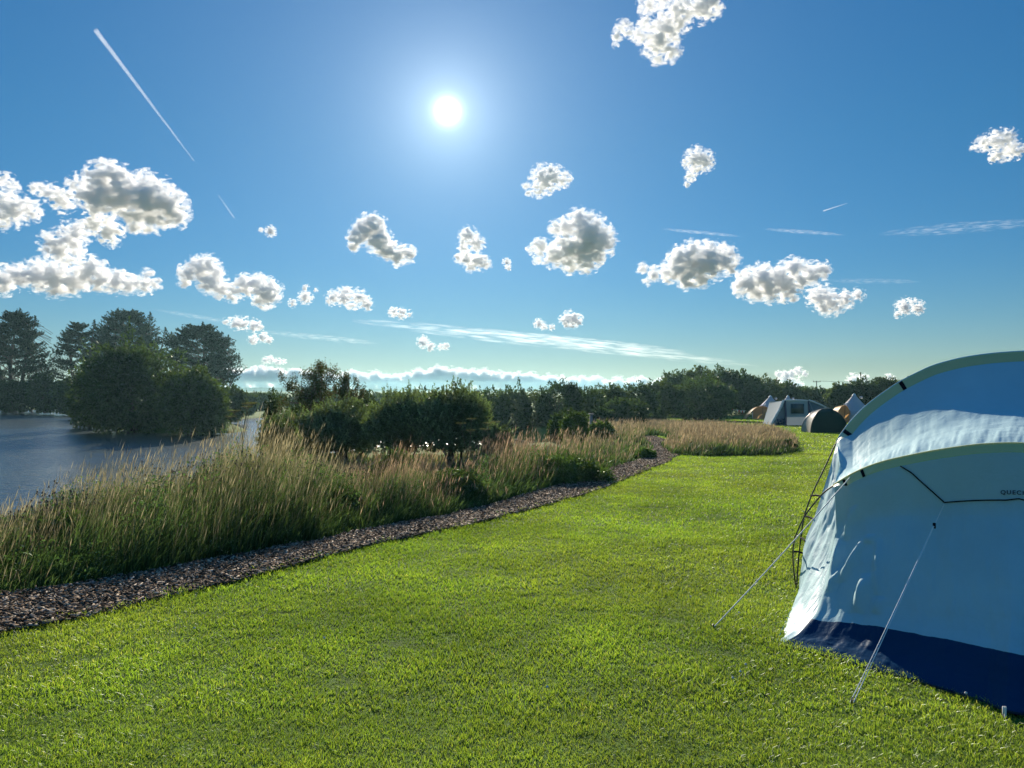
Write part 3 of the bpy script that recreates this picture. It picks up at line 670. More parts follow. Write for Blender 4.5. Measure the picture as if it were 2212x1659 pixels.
make('runner', box(run, (0.014, 0.012, 0.035)), M_BLACK, tent, False)
for e_, dr in ((end1, (-.2, -.35)), (end2, (-.1, -.5))):
    make('peg', merge([tube([e_+np.array([0, 0, .03]), e_+np.array([0, 0, -.02])], 0.004, 6), tube([e_+np.array([0, 0, .028]), e_+np.array([dr[0]*.05, dr[1]*.05, .02])], 0.004, 6)]), M_POLE, tent)
pk = tw(np.array([0.03]), np.array([0.0]), np.array([-0.02]))[0]
make('peg', merge([tube([pk+np.array([0, 0, .05]), pk+np.array([-.01, -.01, -.02])], 0.005, 6), box(pk+np.array([0, 0.01, .02]), (0.02, 0.004, 0.06))]), M_CORD, tent, False)
# ------------------------------------------------------------------ trees and shrubs
def leaf_quads(P, size, cols, nrm=None, aspect=0.45):
    n = len(P); size = np.full(n, size) if np.isscalar(size) else size
    a = rng.normal(size=(n, 3)); 
    if nrm is not None: a = a*0.55 + nrm
    a /= np.linalg.norm(a, axis=1)[:, None]; b = np.cross(a, rng.normal(size=(n, 3))); b /= np.linalg.norm(b, axis=1)[:, None]
    s = size[:, None]; V = np.stack([P-a*s, P+b*s*aspect, P+a*s, P-b*s*aspect], 1).reshape(-1, 3)
    return V, np.arange(n*4).reshape(n, 4), np.repeat(cols, 4, 0)
def shell_points(blobs, n, depth=0.32, lump=0.16, fr=1.0):
    """points in the outer skin of a union of ellipsoids; blobs (x,y,z,rx,ry,rz)"""
    B = np.array(blobs, float); vol = (B[:, 3]*B[:, 5])**1.0; k = rng.choice(len(B), n, p=vol/vol.sum()); b = B[k]
    u = rng.normal(size=(n, 3)); u /= np.linalg.norm(u, axis=1)[:, None]
    lum = 1 + lump*np.sin(u[:, 0]*7*fr+b[:, 0])*np.sin(u[:, 1]*6*fr+b[:, 1]*2)*1.3 + lump*0.8*np.sin(u[:, 2]*11*fr+u[:, 0]*9*fr+b[:, 2]*3)
    r = (1-depth*rng.random(n)**1.6)*lum
    P = b[:, :3] + u*b[:, 3:]*r[:, None]
    # drop what lies deep inside another blob
    keep = np.ones(n, bool)
    for q in B:
        e = (((P-q[:3])/q[3:])**2).sum(1); keep &= ~(e < (1-depth)**2*0.72)
    return P[keep], u[keep]
def limb(a, b, r0, r1, bend=0.1, n=6, sides=6):
    a, b = np.array(a, float), np.array(b, float); f = np.linspace(0, 1, n)[:, None]
    L_ = np.linalg.norm(b-a); off = rng.normal(size=3)*bend*L_; off[2] = abs(off[2])*0.5
    P = a*(1-f)+b*f + off*np.sin(np.pi*f)
    return tube(P, np.linspace(r0, r1, n), sides)
def broadleaf(name, label, cat, px, d, top, hw, kind='bush', group=None, leaf=None, n=None, col=(0.035,0.065,0.016), base=None, lobes=7, squash=0.9, tone=0.35, lump=0.16, trunk_h=None, solid=True, seed=0):
    x, y = (px-1106)/F*d, d; zt = EYE-(top-HZ)/F*d; zb = ground_z(x, y) if base is None else base; H = (zt-zb)*1.04; low = 'bramble' in name or 'nettle' in name
    R_ = hw/F*d
    if low: col = tuple(v*1.45 for v in col); lobes += 5
    o = empty(name, (x, y, zb)); tag(o, label, cat, group)
    blobs = []
    th = 0.0 if trunk_h is None else trunk_h
    for k in range(lobes):
        q = rng.uniform(0, 2*pi); rr = R_*rng.uniform(0.25, 0.62)*(0 if k == 0 else 1)*(1.3 if low else 1)
        s = 1.0 if k == 0 else rng.uniform(0.45, 0.72)
        rz = (H*(1-th))*(0.5 if k == 0 else 0.5*s)*(0.85 if low and k == 0 else 1)
        cz = zb + H*th + rz*0.98 if k == 0 else zb + H*th + rz + rng.uniform(0.0, 0.85)*(H*(1-th)-2*rz)*0.97
        rx = R_*((0.86 if k == 0 else s*0.72) if not low else (0.55 if k == 0 else s*0.62)); cz = cz if not low or k == 0 else zb + rz*rng.uniform(.4, 1.25)
        blobs.append((x+rr*cos(q), y+rr*sin(q)*0.8, cz, rx, rx*0.95, rz))
    leaf = leaf or max(0.05, d*0.0022); n = n or int(np.clip(28*(R_*H)/(leaf*leaf)*0.5, 3000, 26000))
    P, u = shell_points(blobs, n, lump=lump)
    k = P[:, 2] > zb + H*th*0.6; P, u = P[k], u[k]
    core = (rng.random((len(P)//3, 3))-.5)*2; core = core[(core**2).sum(1) < 1]; bb = np.array(blobs)[rng.integers(len(blobs), size=len(core))]; P = np.concatenate([P, bb[:, :3]+core*bb[:, 3:]*.8]); u = np.concatenate([u, core])
    # loose shoots breaking the outline
    m = int(len(P)*0.10); i = rng.integers(0, len(P), m//10); st = np.repeat(P[i], 10, 0); du = np.repeat(u[i]*0.6+np.array([0, 0, 0.7]), 10, 0)
    st = st + du*np.tile(np.linspace(0, 1, 10), len(i))[:, None]*R_*np.repeat(rng.uniform(0.05, 0.20, len(i)), 10)[:, None]
    P = np.concatenate([P, st]); u = np.concatenate([u, du])
    cl = fbm(P[:, 0]+P[:, 2], P[:, 1]-P[:, 2]*0.6, 2.2/R_*1.5, seed)
    c = np.array([col])*(1+tone*cl)[:, None]*rng.uniform(0.7, 1.35, (len(P), 1)); c = np.clip(c, 0.004, 1)
    V, Q, K = leaf_quads(P, leaf*rng.uniform(0.6, 1.3, len(P)), c, u*0.8)
    cr = make('crown', (V, Q), M_LEAF, o, False); col_attr(cr, K)
    trs = []
    nb = 5
    for k in range(nb):
        b = blobs[min(k, len(blobs)-1)]; trs.append(limb((x+rng.normal()*R_*.06, y+rng.normal()*R_*.06, zb-0.05), (b[0], b[1], b[2]+b[5]*0.4), max(0.03, R_*0.045), max(0.01, R_*0.012)))
    make('trunk', merge(trs), M_BARK, o)
    return o

def cypress(label, px, d, top, base_px, prof, trunks, lean=0.0, nsp=170, seed=0, open_=0.0):
    """dark layered conifer; prof: [(height fraction, left half width px, right half width px)]"""
    x, y = (px-1106)/F*d, d; zt = EYE-(top-HZ)/F*d; zb = ground_z(x, y); zb = min(zb, -1.2); H = zt-zb; k = d/F
    o = empty('cypress_tree', (x, y, zb)); tag(o, label, 'tree')
    hf = [p[0] for p in prof]; lw = [p[1]*k for p in prof]; rw = [p[2]*k for p in prof]
    tr = []; stems = []
    for (dx, hfr, r) in trunks:
        tx = x + dx*k; tipx = tx + dx*k*0.5; a = (x+dx*k*0.55, y, zb-0.2); b = (tipx, y+rng.normal()*0.5, zb+H*hfr)
        tr.append(limb(a, b, r, r*0.15, 0.03, 10, 7)); stems.append((a, b))
    C_, Kc = [], []
    for i in range(nsp):
        h = rng.uniform(hf[0], 1.0)**0.9; h = max(h, hf[0]); side = rng.choice([-1, 1]); W_ = np.interp(h, hf, lw if side < 0 else rw)
        q = rng.uniform(-1.2, 1.2); f = rng.uniform(0.15, 1.0)**0.6
        cx = x + side*cos(q)*W_*f; cy = y + sin(q)*W_*f*0.9; cz = zb + H*h
        s = stems[rng.integers(len(stems))]; sx = s[0][0]+(s[1][0]-s[0][0])*h*0.9
        if i % 2 == 0:
            hz = max(h-0.05-0.22*f, 0.1)
            tr.append(limb((sx, y, zb+H*hz), (cx, cy, cz-0.1), 0.09*(1-h)+0.03, 0.015, 0.08, 5, 5))
        L_ = rng.uniform(0.5, 1.0)*(0.5+0.30*W_)*0.5+0.45; m = int(rng.integers(90, 150))
        az = atan2(cy-y, cx-x) + rng.normal()*0.3
        l = rng.normal(0, 0.5, m)*L_; wv = rng.normal(0, 0.33, m)*L_; v = rng.normal(0, 0.10, m)*L_ + np.abs(l)*0.12 + l*0.22
        P = np.stack([cx + l*cos(az)-wv*sin(az), cy + l*sin(az)+wv*cos(az), cz+v], 1); C_.append(P); Kc.append(np.full(m, rng.uniform(0.6, 1.4)))
        # upswept tip of the spray
        m2 = 20; t_ = np.linspace(0, 1, m2); P2 = np.stack([cx+cos(az)*(L_*0.8+t_*L_*0.5), cy+sin(az)*(L_*0.8+t_*L_*0.5), cz+0.2*L_+t_**1.3*L_*0.45], 1)+rng.normal(0, 0.05, (m2, 3)); C_.append(P2); Kc.append(np.full(m2, 1.0))
    for s in stems:              # pointed leaders
        m = 160; t_ = rng.random(m); P = np.stack([s[1][0]+rng.normal(0, 1, m)*(1-t_)*0.5, s[1][1]+rng.normal(0, 1, m)*(1-t_)*0.5, s[1][2]-1.0+t_*1.7], 1); C_.append(P); Kc.append(np.full(m, 1.0))
    P = np.concatenate(C_); kk = np.concatenate(Kc)
    c = np.array([(0.018, 0.034, 0.014)])*kk[:, None]*rng.uniform(0.6, 1.4, (len(P), 1))
    V, Q, K = leaf_quads(P, 0.16*rng.uniform(0.6, 1.4, len(P)), c, np.array([[0, 0, 0.25]])+rng.normal(size=(len(P), 3))*0.5, 0.35)
    cr = make('crown', (V, Q), M_NEEDLE, o, False); col_attr(cr, K); make('trunk', merge(tr), M_BARK, o)
    return o
def clover(x, y):
    z = ground_z(x, y); h = .035+.015*rng.random(); o = empty('clover_flower', (x, y, z)); tag(o, 'tiny white clover head in the mown grass', 'flower', 'white clover heads scattered in the lawn')
    make('stem', tube([(x, y, z), (x+.004, y, z+h)], .0012, 4), M_STEM, o); make('flower_head', tube([(x+.004, y, z+h-.004), (x+.004, y, z+h), (x+.005, y, z+h+.006), (x+.005, y, z+h+.010)], [.003, .008, .007, .002], 7), M_CLOVER, o)
M_CLOVER = plain('clover_white', (.62,.60,.55), .8)
for q in [(1594,1336),(1608,1452),(1596,1470),(1580,1480),(1822,1395),(2082,1516),(1490,1300),(700,1390),(420,1370),(1180,1500)]: clover(*gp(*q))
cypress('dark cypress at the left picture edge with two pointed tops', 30, 118, 676, 880, [(.15,90,50),(.3,85,95),(.45,75,100),(.55,70,60),(.7,50,50),(.85,28,38),(1,6,10)], [(10,1.0,.45),(30,.93,.4),(60,.62,.25),(-30,.8,.4)], nsp=330, seed=1)
cypress('slim open cypress with thin pointed top, second tree from the left', 168, 124, 700, 880, [(.3,30,30),(.42,44,40),(.6,42,34),(.75,30,24),(.88,20,20),(1,4,6)], [(22,1.0,.28),(-12,.8,.2),(38,.6,.18)], nsp=130, seed=2)
cypress('broad cypress with twin tops behind the round willow', 270, 128, 674, 880, [(.3,70,70),(.5,66,72),(.7,60,66),(.85,45,52),(.95,25,30),(1,10,12)], [(-12,1.0,.4),(28,.97,.4),(58,.8,.3),(-45,.75,.3)], nsp=380, seed=3)
cypress('spreading cypress with bare lower limbs, right of the willow', 432, 112, 706, 880, [(.28,30,60),(.42,40,78),(.55,60,72),(.7,72,62),(.82,62,48),(.93,35,30),(1,12,10)], [(5,1.0,.35),(-40,.88,.25),(40,.85,.3),(20,.7,.2),(55,.6,.2)], nsp=300, seed=4)
# the far shore and the willow peninsula
broadleaf('willow_tree', 'large round willow leaning over the pond', 'tree', 292, 60, 746, 118, base=-1.7, lobes=16, lump=.24, leaf=0.16, n=42000, col=(0.050,0.082,0.028), tone=0.4, seed=3)
broadleaf('willow_tree', 'pale green willow at the right foot of the large round willow', 'tree', 412, 56, 800, 75, base=-1.7, lobes=9, leaf=0.14, n=22000, col=(0.055,0.085,0.025), seed=4)
broadleaf('willow_tree', 'low rounded willow at the tip of the pond peninsula', 'tree', 458, 57, 848, 44, base=-1.65, lobes=7, leaf=0.12, n=12000, col=(0.06,0.095,0.028), seed=5)
broadleaf('alder_bush', 'dark alder bush on the left flank of the willow', 'bush', 195, 66, 812, 52, base=-1.7, lobes=8, leaf=0.16, n=14000, col=(0.035,0.06,0.016), seed=6)
broadleaf('alder_bush', 'small bush under the slim open cypress', 'bush', 148, 100, 822, 36, base=-1.5, lobes=7, n=10000, col=(0.045,0.07,0.018), seed=7)
broadleaf('alder_bush', 'bush below the leftmost cypress at the water', 'bush', 98, 104, 812, 34, base=-1.5, lobes=7, n=9000, col=(0.035,0.06,0.016), seed=8)
broadleaf('alder_bush', 'shaded bush on the far shore at the left picture edge', 'bush', 25, 106, 826, 60, base=-1.5, lobes=8, n=12000, col=(0.03,0.05,0.014), seed=9)
broadleaf('alder_bush', 'long low thicket on the far shore in the horizon gap', 'bush', 560, 118, 850, 60, base=-1.5, lobes=10, n=9000, col=(0.05,0.08,0.03), seed=61)
broadleaf('alder_bush', 'low thicket on the far shore behind the small airy willow', 'bush', 690, 112, 849, 80, base=-1.5, lobes=12, n=11000, col=(0.05,0.08,0.03), seed=62)
broadleaf('alder_bush', 'low thicket on the far shore behind the gorse spires', 'bush', 860, 110, 848, 100, base=-1.5, lobes=12, n=12000, col=(0.05,0.08,0.03), seed=63)
broadleaf('alder_bush', 'low thicket on the far shore behind the largest gorse', 'bush', 1010, 104, 848, 60, base=-1.5, lobes=10, n=9000, col=(0.05,0.08,0.03), seed=64)
broadleaf('alder_bush', 'grey-green bush between the pond peninsula and the bright channel', 'bush', 498, 74, 838, 34, base=-1.5, lobes=7, n=9000, col=(0.06,0.09,0.03), seed=10)
broadleaf('alder_bush', 'small pale bush beside the channel under the horizon gap', 'bush', 530, 96, 852, 26, base=-1.5, lobes=6, n=6000, col=(0.06,0.09,0.03), seed=11)
# small twiggy trees behind the gorse
def twig_tree(label, px, d, top, hw, seed, n=5200, dens=1.0):
    x, y = (px-1106)/F*d, d; zt = EYE-(top-HZ)/F*d; zb = ground_z(x, y); H = zt-zb; R_ = hw/F*d
    o = empty('willow_tree', (x, y, zb)); tag(o, label, 'tree')
    tr, tips = [], []
    for k in range(7):
        q = rng.uniform(0, 2*pi); b = np.array([x+cos(q)*R_*rng.uniform(.3, .8), y+sin(q)*R_*.6, zb+H*rng.uniform(.6, .8)])
        tr.append(limb((x, y, zb-.1), b, .04, .015, .06, 8, 6))
        for j in range(9):
            c = b + np.array([rng.normal()*R_*.42, rng.normal()*R_*.4, rng.uniform(-.06, .33)*H]); c[2] = min(c[2], zt-rng.random()*.25*H*abs(c[0]-x)/R_)
            tr.append(limb(b, c, .014, .004, .08, 5, 4)); tips.append(c)
    tips = np.array(tips); P = tips[rng.integers(len(tips), size=n)] + rng.normal(0, 1, (n, 3))*np.array([R_*.09, R_*.10, H*.035])
    c = np.array([(0.06, 0.08, 0.03)])*rng.uniform(.6, 1.4, (n, 1)); br = rng.random(n) < .25; c[br] = np.array([0.12, 0.075, 0.04])
    V, Q, K = leaf_quads(P, 0.035*rng.uniform(.7, 1.4, n), c, np.tile([[0, 0, .5]], (n, 1)), .35)
    cr = make('crown', (V, Q), M_LEAF, o, False); col_attr(cr, K); make('trunk', merge(tr), M_BARK, o)
twig_tree('small airy willow rising above the gorse against the cloud', 682, 26, 789, 50, 1, 8500)
twig_tree('thin brownish willow just right of the airy willow', 752, 26, 812, 26, 2, 3600)
broadleaf('hawthorn_bush', 'dark round bush right of the bright channel', 'bush', 592, 27, 856, 30, lobes=7, leaf=.05, n=14000, col=(0.035,0.06,0.02), seed=12)
broadleaf('hawthorn_bush', 'wide dark bush under the small airy willow', 'bush', 665, 27.5, 866, 62, lobes=9, leaf=.055, n=18000, col=(0.04,0.065,0.022), seed=13)
broadleaf('hawthorn_bush', 'dark bush behind the gorse, below the thin brownish willow', 'bush', 775, 28, 850, 50, lobes=9, leaf=.055, n=16000, col=(0.045,0.065,0.022), seed=14)
# gorse: stiff upright shoots set with spines
def gorse(label, px, d, top, hw, seed, shoots=620, spire=(), base=None, col=(0.15, 0.205, 0.105)):
    x, y = (px-1106)/F*d, d; zt = EYE-(top-HZ)/F*d; zb = ground_z(x, y); H = zt-zb; R_ = hw*1.12/F*d
    o = empty('gorse_bush', (x, y, zb)); tag(o, label, 'bush', 'gorse bushes on the pond bank')
    blobs = [(x, y, zb+H*.52, R_*.90, R_*.8, H*.46)]
    for k in range(7):
        q = rng.uniform(0, 2*pi); s = rng.uniform(.35, .6); blobs.append((x+cos(q)*R_*.55, y+sin(q)*R_*.5, zb+H*rng.uniform(.42, .80-s*.2), R_*s, R_*s, H*s*.45))
    P, u = shell_points(blobs, shoots, .30, .14); kk = P[:, 2] > zb+.22*H; P, u = P[kk], u[kk]
    m = len(P); ax = u*0.55 + np.array([0, 0, .85]) + rng.normal(0, .22, (m, 3)); ax /= np.linalg.norm(ax, axis=1)[:, None]
    ln = rng.uniform(.18, .42, m)
    for (sx, sz, k) in spire:    # tall shoots standing clear of the bush
        cx = (sx-1106)/F*d; cz = EYE-(sz-HZ)/F*d
        for j in range(k):
            f = rng.random(); q = np.array([cx+rng.normal()*.11*(1.2-f)+0.1*f*rng.choice([-1, 1]), y+rng.normal()*.1, cz-.62+f*.5]); a = np.array([rng.normal()*.45, rng.normal()*.4, .8]); a /= np.linalg.norm(a)
            P = np.concatenate([P, [q]]); ax = np.concatenate([ax, [a]]); ln = np.append(ln, .2)
    m = len(P); K_ = 34
    f = rng.random((m, K_)); Pc = P[:, None]-ax[:, None]*(ln*.5)[:, None, None] + ax[:, None]*(f*ln[:, None])[..., None] + rng.normal(0, .017, (m, K_, 3))*(1.25-f)[..., None]
    Pc = Pc.reshape(-1, 3); nr = np.repeat(ax, K_, 0)*.7 + rng.normal(0, .6, (m*K_, 3))
    tone = np.repeat(rng.uniform(.6, 1.45, m), K_)*(0.7+.6*f.ravel())
    c = np.array([col])*tone[:, None]
    V, Q, K = leaf_quads(Pc, .028*rng.uniform(.7, 1.3, len(Pc)), c, nr, .30)
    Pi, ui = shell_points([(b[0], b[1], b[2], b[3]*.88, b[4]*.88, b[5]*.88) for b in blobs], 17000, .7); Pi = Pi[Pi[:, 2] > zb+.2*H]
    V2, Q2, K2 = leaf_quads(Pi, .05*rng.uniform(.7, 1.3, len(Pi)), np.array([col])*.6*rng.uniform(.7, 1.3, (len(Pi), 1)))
    cr = make('crown', (np.concatenate([V, V2]), np.concatenate([Q, Q2+len(V)])), M_LEAF, o, False); col_attr(cr, np.concatenate([K, K2]))
    tr = [limb((x+rng.normal()*.12, y+rng.normal()*.1, zb-.05), (b[0], b[1], b[2]), .035, .012) for b in blobs]
    make('trunk', merge(tr), M_BARK, o)
gorse('low wide gorse bush at the left end of the gorse', 640, 20, 884, 66, 1)
gorse('light green gorse clump in front of the dark round bush', 608, 17.5, 908, 40, 2, 380, col=(0.10, 0.15, 0.06))
gorse('gorse bush below and right of the thin brownish willow', 745, 20.5, 856, 74, 3, 750)
gorse('gorse bush with two lone spires standing up at its top', 868, 19.5, 846, 78, 4, 850, spire=((876,818,16),(905,826,14),(886,824,8)))
gorse('largest gorse bush with dark shoots crowded at its peak', 975, 19, 828, 84, 5, 1100, spire=((985,815,16),(1004,818,12),(1028,828,8),(955,826,8)))
gorse('small gorse sprig clump at the right foot of the largest gorse', 1078, 18.5, 916, 30, 6, 170)
# the hedge across the field
HG = 'hedge bushes along the far side of the field'
hedge = [  # px, depth, top, half width, label
 (1062,56,842,46,'dark hedge bush right behind the largest gorse'), (1108,54,838,44,'hedge bush with thin spiky shoot on top'), (1156,55,843,42,'low hedge bush left of the conical one'),
 (1208,52,826,48,'tall rounded conical bush standing forward of the hedge'), (1262,56,838,44,'low bush right of the conical bush'), (1312,64,833,50,'broad olive green bush in the middle of the hedge'),
 (1372,66,830,48,'olive green bush left of the big hedge mound'), (1352,52,862,50,'dark low bush in front of the olive green bushes'), (1425,74,824,44,'grey-green bush where the hedge starts to climb'),
 (1300,50,884,30,'small dark bush at the edge of the brown grass'), (1460,88,806,44,'hedge bush on the left shoulder of the mound'), (1512,92,797,44,'hedge bush at the left of the mound crest'),
 (1556,94,796,44,'highest hedge bush at the mound crest'), (1604,96,806,42,'hedge bush on the right shoulder of the mound'), (1650,98,818,42,'hedge bush directly above the mustard tent porch'),
 (1694,100,828,40,'hedge bush behind the two bell tents'), (1738,104,838,38,'low hedge bush left of the power pole'), (1722,99,846,34,'hedge bush behind the air tent window'),
 (1784,106,842,34,'low hedge bush right of the power pole foot'), (1512,74,818,70,'large dark leafy bush in front of the hedge mound'), (1818,98,832,34,'hedge bush with pale foliage right of the gap'),
 (1862,98,822,38,'tall hedge bush above the rightmost bell tent'), (1908,98,819,38,'hedge bush at the shoulder of the family tent'), (1960,98,821,42,'hedge bush hidden behind the top of the family tent')]
for i, (px, d, top, hw, lb) in enumerate(hedge):
    R_ = hw/F*d
    broadleaf('hedge_bush', lb, base=(-1.75 if i < 3 else None), cat='bush', px=px, d=d, top=top, hw=hw*1.12, group=HG, lobes=10, leaf=max(.10, d*.0019), n=int(np.clip(R_*5200, 9000, 21000)), col=[(0.040,0.072,0.030),(0.056,0.092,0.036),(0.070,0.102,0.040)][i % 3], seed=20+i, lump=.12, tone=.45)
# a sunlit shrub beside the path and small ones near it
broadleaf('elder_shrub', 'sunlit shrub with shiny leaves left of the path bend', 'shrub', 1242, 29, 890, 34, lobes=7, leaf=.06, n=6500, col=(0.07,0.12,0.03), seed=50)
broadleaf('elder_shrub', 'low green shrub right of the shiny-leaved shrub', 'shrub', 1300, 31, 912, 32, lobes=6, leaf=.06, n=4200, col=(0.08,0.13,0.035), seed=51)
broadleaf('bramble_bush', 'dark bramble behind the shiny-leaved shrub', 'shrub', 1215, 33, 880, 34, lobes=7, leaf=.07, n=6000, col=(0.035,0.06,0.022), seed=52)
broadleaf('bramble_bush', 'bramble at the middle of the bank beside the path, throwing shade on it', 'shrub', 1215, 15.8, 972, 100, lobes=14, leaf=.032, n=22000, col=(0.05,0.085,0.03), seed=53)
broadleaf('bramble_bush', 'small bramble at the inner edge of the path bend', 'shrub', 1392, 22.5, 966, 26, lobes=6, leaf=.035, n=4000, col=(0.05,0.09,0.025), seed=54)
broadleaf('bramble_bush', 'small bramble at the right end of the brown meadow', 'shrub', 1697, 26.5, 945, 24, lobes=6, leaf=.04, n=4500, col=(0.04,0.075,0.02), seed=55)
broadleaf('bramble_bush', 'bramble under the gorse with two lone spires', 'shrub', 850, 14.5, 958, 52, lobes=8, leaf=.035, n=9000, col=(0.05,0.08,0.03), seed=56)
broadleaf('bramble_bush', 'wide dark bramble mass in the shade right of the russet tussock', 'shrub', 985, 12.6, 1004, 100, lobes=13, leaf=.028, n=24000, col=(0.045,0.075,0.03), seed=57)
broadleaf('bramble_bush', 'low leafy growth at the foot of the bank left of the russet tussock', 'shrub', 742, 10.6, 1040, 50, lobes=8, leaf=.024, n=11000, col=(0.05,0.085,0.03), seed=58)
broadleaf('nettle_patch', 'leafy green nettles near the left end of the bank', 'shrub', 150, 8.4, 1095, 62, lobes=9, leaf=.022, n=14000, col=(0.06,0.11,0.03), seed=59)
# umbellifers
def umbel_plant(label, px, d, top, seed, spread=.3, heads=5, col=(.16,.16,.07)):
    x, y = (px-1106)/F*d, d; zt = EYE-(top-HZ)/F*d; zb = ground_z(x, y); H = zt-zb
    o = empty('hogweed_plant', (x, y, zb)); tag(o, label, 'wild plant', 'hogweed standing above the grass')
    st = []; mid = np.array([x, y, zb+H*.5]); st.append(limb((x, y, zb-.03), mid, .011, .008, .02, 6, 6))
    V, Q, K = [], [], []; off = 0
    for k in range(heads):
        q = 2*pi*k/heads+rng.random(); e = np.array([x+cos(q)*spread*rng.uniform(.35, 1), y+sin(q)*spread*.7, zt-rng.random()*H*.18 if k else zt])
        st.append(limb(mid, e, .006, .004, .05, 6, 5))
        for j in range(12):
            a = 2*pi*j/12; r = rng.uniform(.05, .10); t2 = e+np.array([cos(a)*r, sin(a)*r, .045]); st.append(tube([e, t2], .0022, 4))
            m = 14; P = t2+rng.normal(0, .011, (m, 3))*np.array([1, 1, .35]); v, qd, kk = leaf_quads(P, .008, np.array([col])*rng.uniform(.7, 1.5, (m, 1))); V.append(v); Q.append(qd+off); K.append(kk); off += len(v)
        h = make('flower_head', (np.concatenate(V), np.concatenate(Q)), M_LEAF, o, False); col_attr(h, np.concatenate(K)); V, Q, K, off = [], [], [], 0
    make('stem', merge(st), M_STEM, o)
umbel_plant('tallest hogweed, spreading above the grass below the horizon gap', 523, 12.5, 876, 1, .33, 5)
umbel_plant('hogweed with few heads above the grass near the path end of the pond', 1010, 14.5, 910, 2, .24, 3)
umbel_plant('hogweed leaning right of the small gorse sprigs', 1060, 15, 916, 3, .2, 3)
# knapweed: branching stems with small dark heads
HEADV = tube([(0, 0, -.010), (0, 0, -.003), (0, 0, .007), (0, 0, .014)], [.004, .010, .009, .0035], 6); HEAD = []
def place_head(o, e):
    if not HEAD: q = make('seed_head', HEADV, M_BARK); HEAD.append(q)
    else: q = HEAD[0].copy(); C.objects.link(q)
    q.parent = o; q.matrix_parent_inverse = Matrix.Identity(4); q.location = (e[0]-o.location[0], e[1]-o.location[1], e[2]-o.location[2]); q.rotation_euler = (rng.normal()*.4, rng.normal()*.4, 0)
def knapweed(label, px, d, top, seed, green=.5):
    x, y = (px-1106)/F*d, d; zt = EYE-(top-HZ)/F*d; zb = ground_z(x, y); H = zt-zb
    o = empty('knapweed_plant', (x, y, zb)); tag(o, label, 'wild plant', 'knapweed with dark seed heads in the bank grass')
    st, hd, V, Q, K = [], [], [], [], []; off = 0
    for k in range(9):
        b = np.array([x+rng.normal()*.05, y+rng.normal()*.05, zb]); c = np.array([x+rng.normal()*.20, y+rng.normal()*.15, zb+H*rng.uniform(.6, 1)]); st.append(limb(b, c, .004, .0022, .03, 6, 4)); ends = [c]
        for j in range(3):
            f = rng.uniform(.55, .9); s = b*(1-f)+c*f; e = s+np.array([rng.normal()*.08, rng.normal()*.08, rng.uniform(.05, .16)]); st.append(tube([s, e], .0018, 4)); ends.append(e)
        for e in ends:
            r = .010; hd.append(e)
        m = 34; f = rng.random(m)[:, None]*.9; P = b*(1-f)+c*f+rng.normal(0, .03, (m, 3)); v, qd, kk = leaf_quads(P, .022*rng.uniform(.6, 1.3, m), np.array([(.08, .13, .03)])*rng.uniform(.6, 1.3, (m, 1)), None, .25); V.append(v); Q.append(qd+off); K.append(kk); off += len(v)
    make('stem', merge(st), M_STEM, o); [place_head(o, e_) for e_ in hd]; l = make('leaves', (np.concatenate(V), np.concatenate(Q)), M_LEAF, o, False); col_attr(l, np.concatenate(K))
for i, (px, d, top, lb) in enumerate([
  (20,8.3,1098,'knapweed clump at the left picture edge of the bank'), (100,8.6,1072,'dense green knapweed clump against the water'), (185,9.0,1040,'knapweed clump where the bank starts to rise'),
  (128,8.9,1058,'leafy knapweed right of the clump against the water'), (262,9.6,1012,'knapweed among pale grass, left of the tallest grass'), (345,9.8,985,'knapweed on the rising grass crest'), (420,9.9,975,'knapweed amid straw-coloured grass on the crest'),
  (480,10.2,962,'knapweed under the leftmost grass plumes'), (560,10.0,968,'knapweed in the greenest part of the bank'), (610,10.2,975,'knapweed right of the greenest grass'), (660,10.4,985,'knapweed near the yellow-green tufts'),
  (700,10.8,996,'knapweed at the right end of the tall grass'), (760,11.6,1003,'sparse knapweed in the dip of the bank'), (722,12.6,968,'tall knapweed standing before the gorse'), (800,12.4,966,'pale knapweed between gorse and russet tussock')]):
    knapweed(lb, px, d, top, i)
t_post = gp(1277, 915)
post = make('wooden_post', merge([box((( 1277-1106)/F*34, 34, -0.62+0.55), (.12, .12, 1.15)), box(((1277-1106)/F*34, 34, .53), (.20, .20, .06))]), plain('weathered_post', (.30,.27,.24), .8), None, False)
tag(post, 'short grey wooden post standing among the shrubs by the path', 'post')
# a low far shore of land at the horizon, seen through the gaps
hx = np.linspace(-1600, 1600, 90); hz_ = np.array([14*max(0, mnoise.noise(Vector((v*.0022, 3.3, 0)))+.45) for v in hx])
Vh, Fh = [], []
for i, v in enumerate(hx): Vh += [(v, 1350, -2), (v, 1420, hz_[i]*.55), (v, 1500, -2)]
for i in range(89): Fh += [(3*i, 3*i+3, 3*i+4, 3*i+1), (3*i+1, 3*i+4, 3*i+5, 3*i+2)]
hills = mesh_np('far_hills', np.array(Vh), np.array(Fh), plain('distant_fields', (.10,.13,.10), 1, .0), smooth=True); tag(hills, kind='structure')
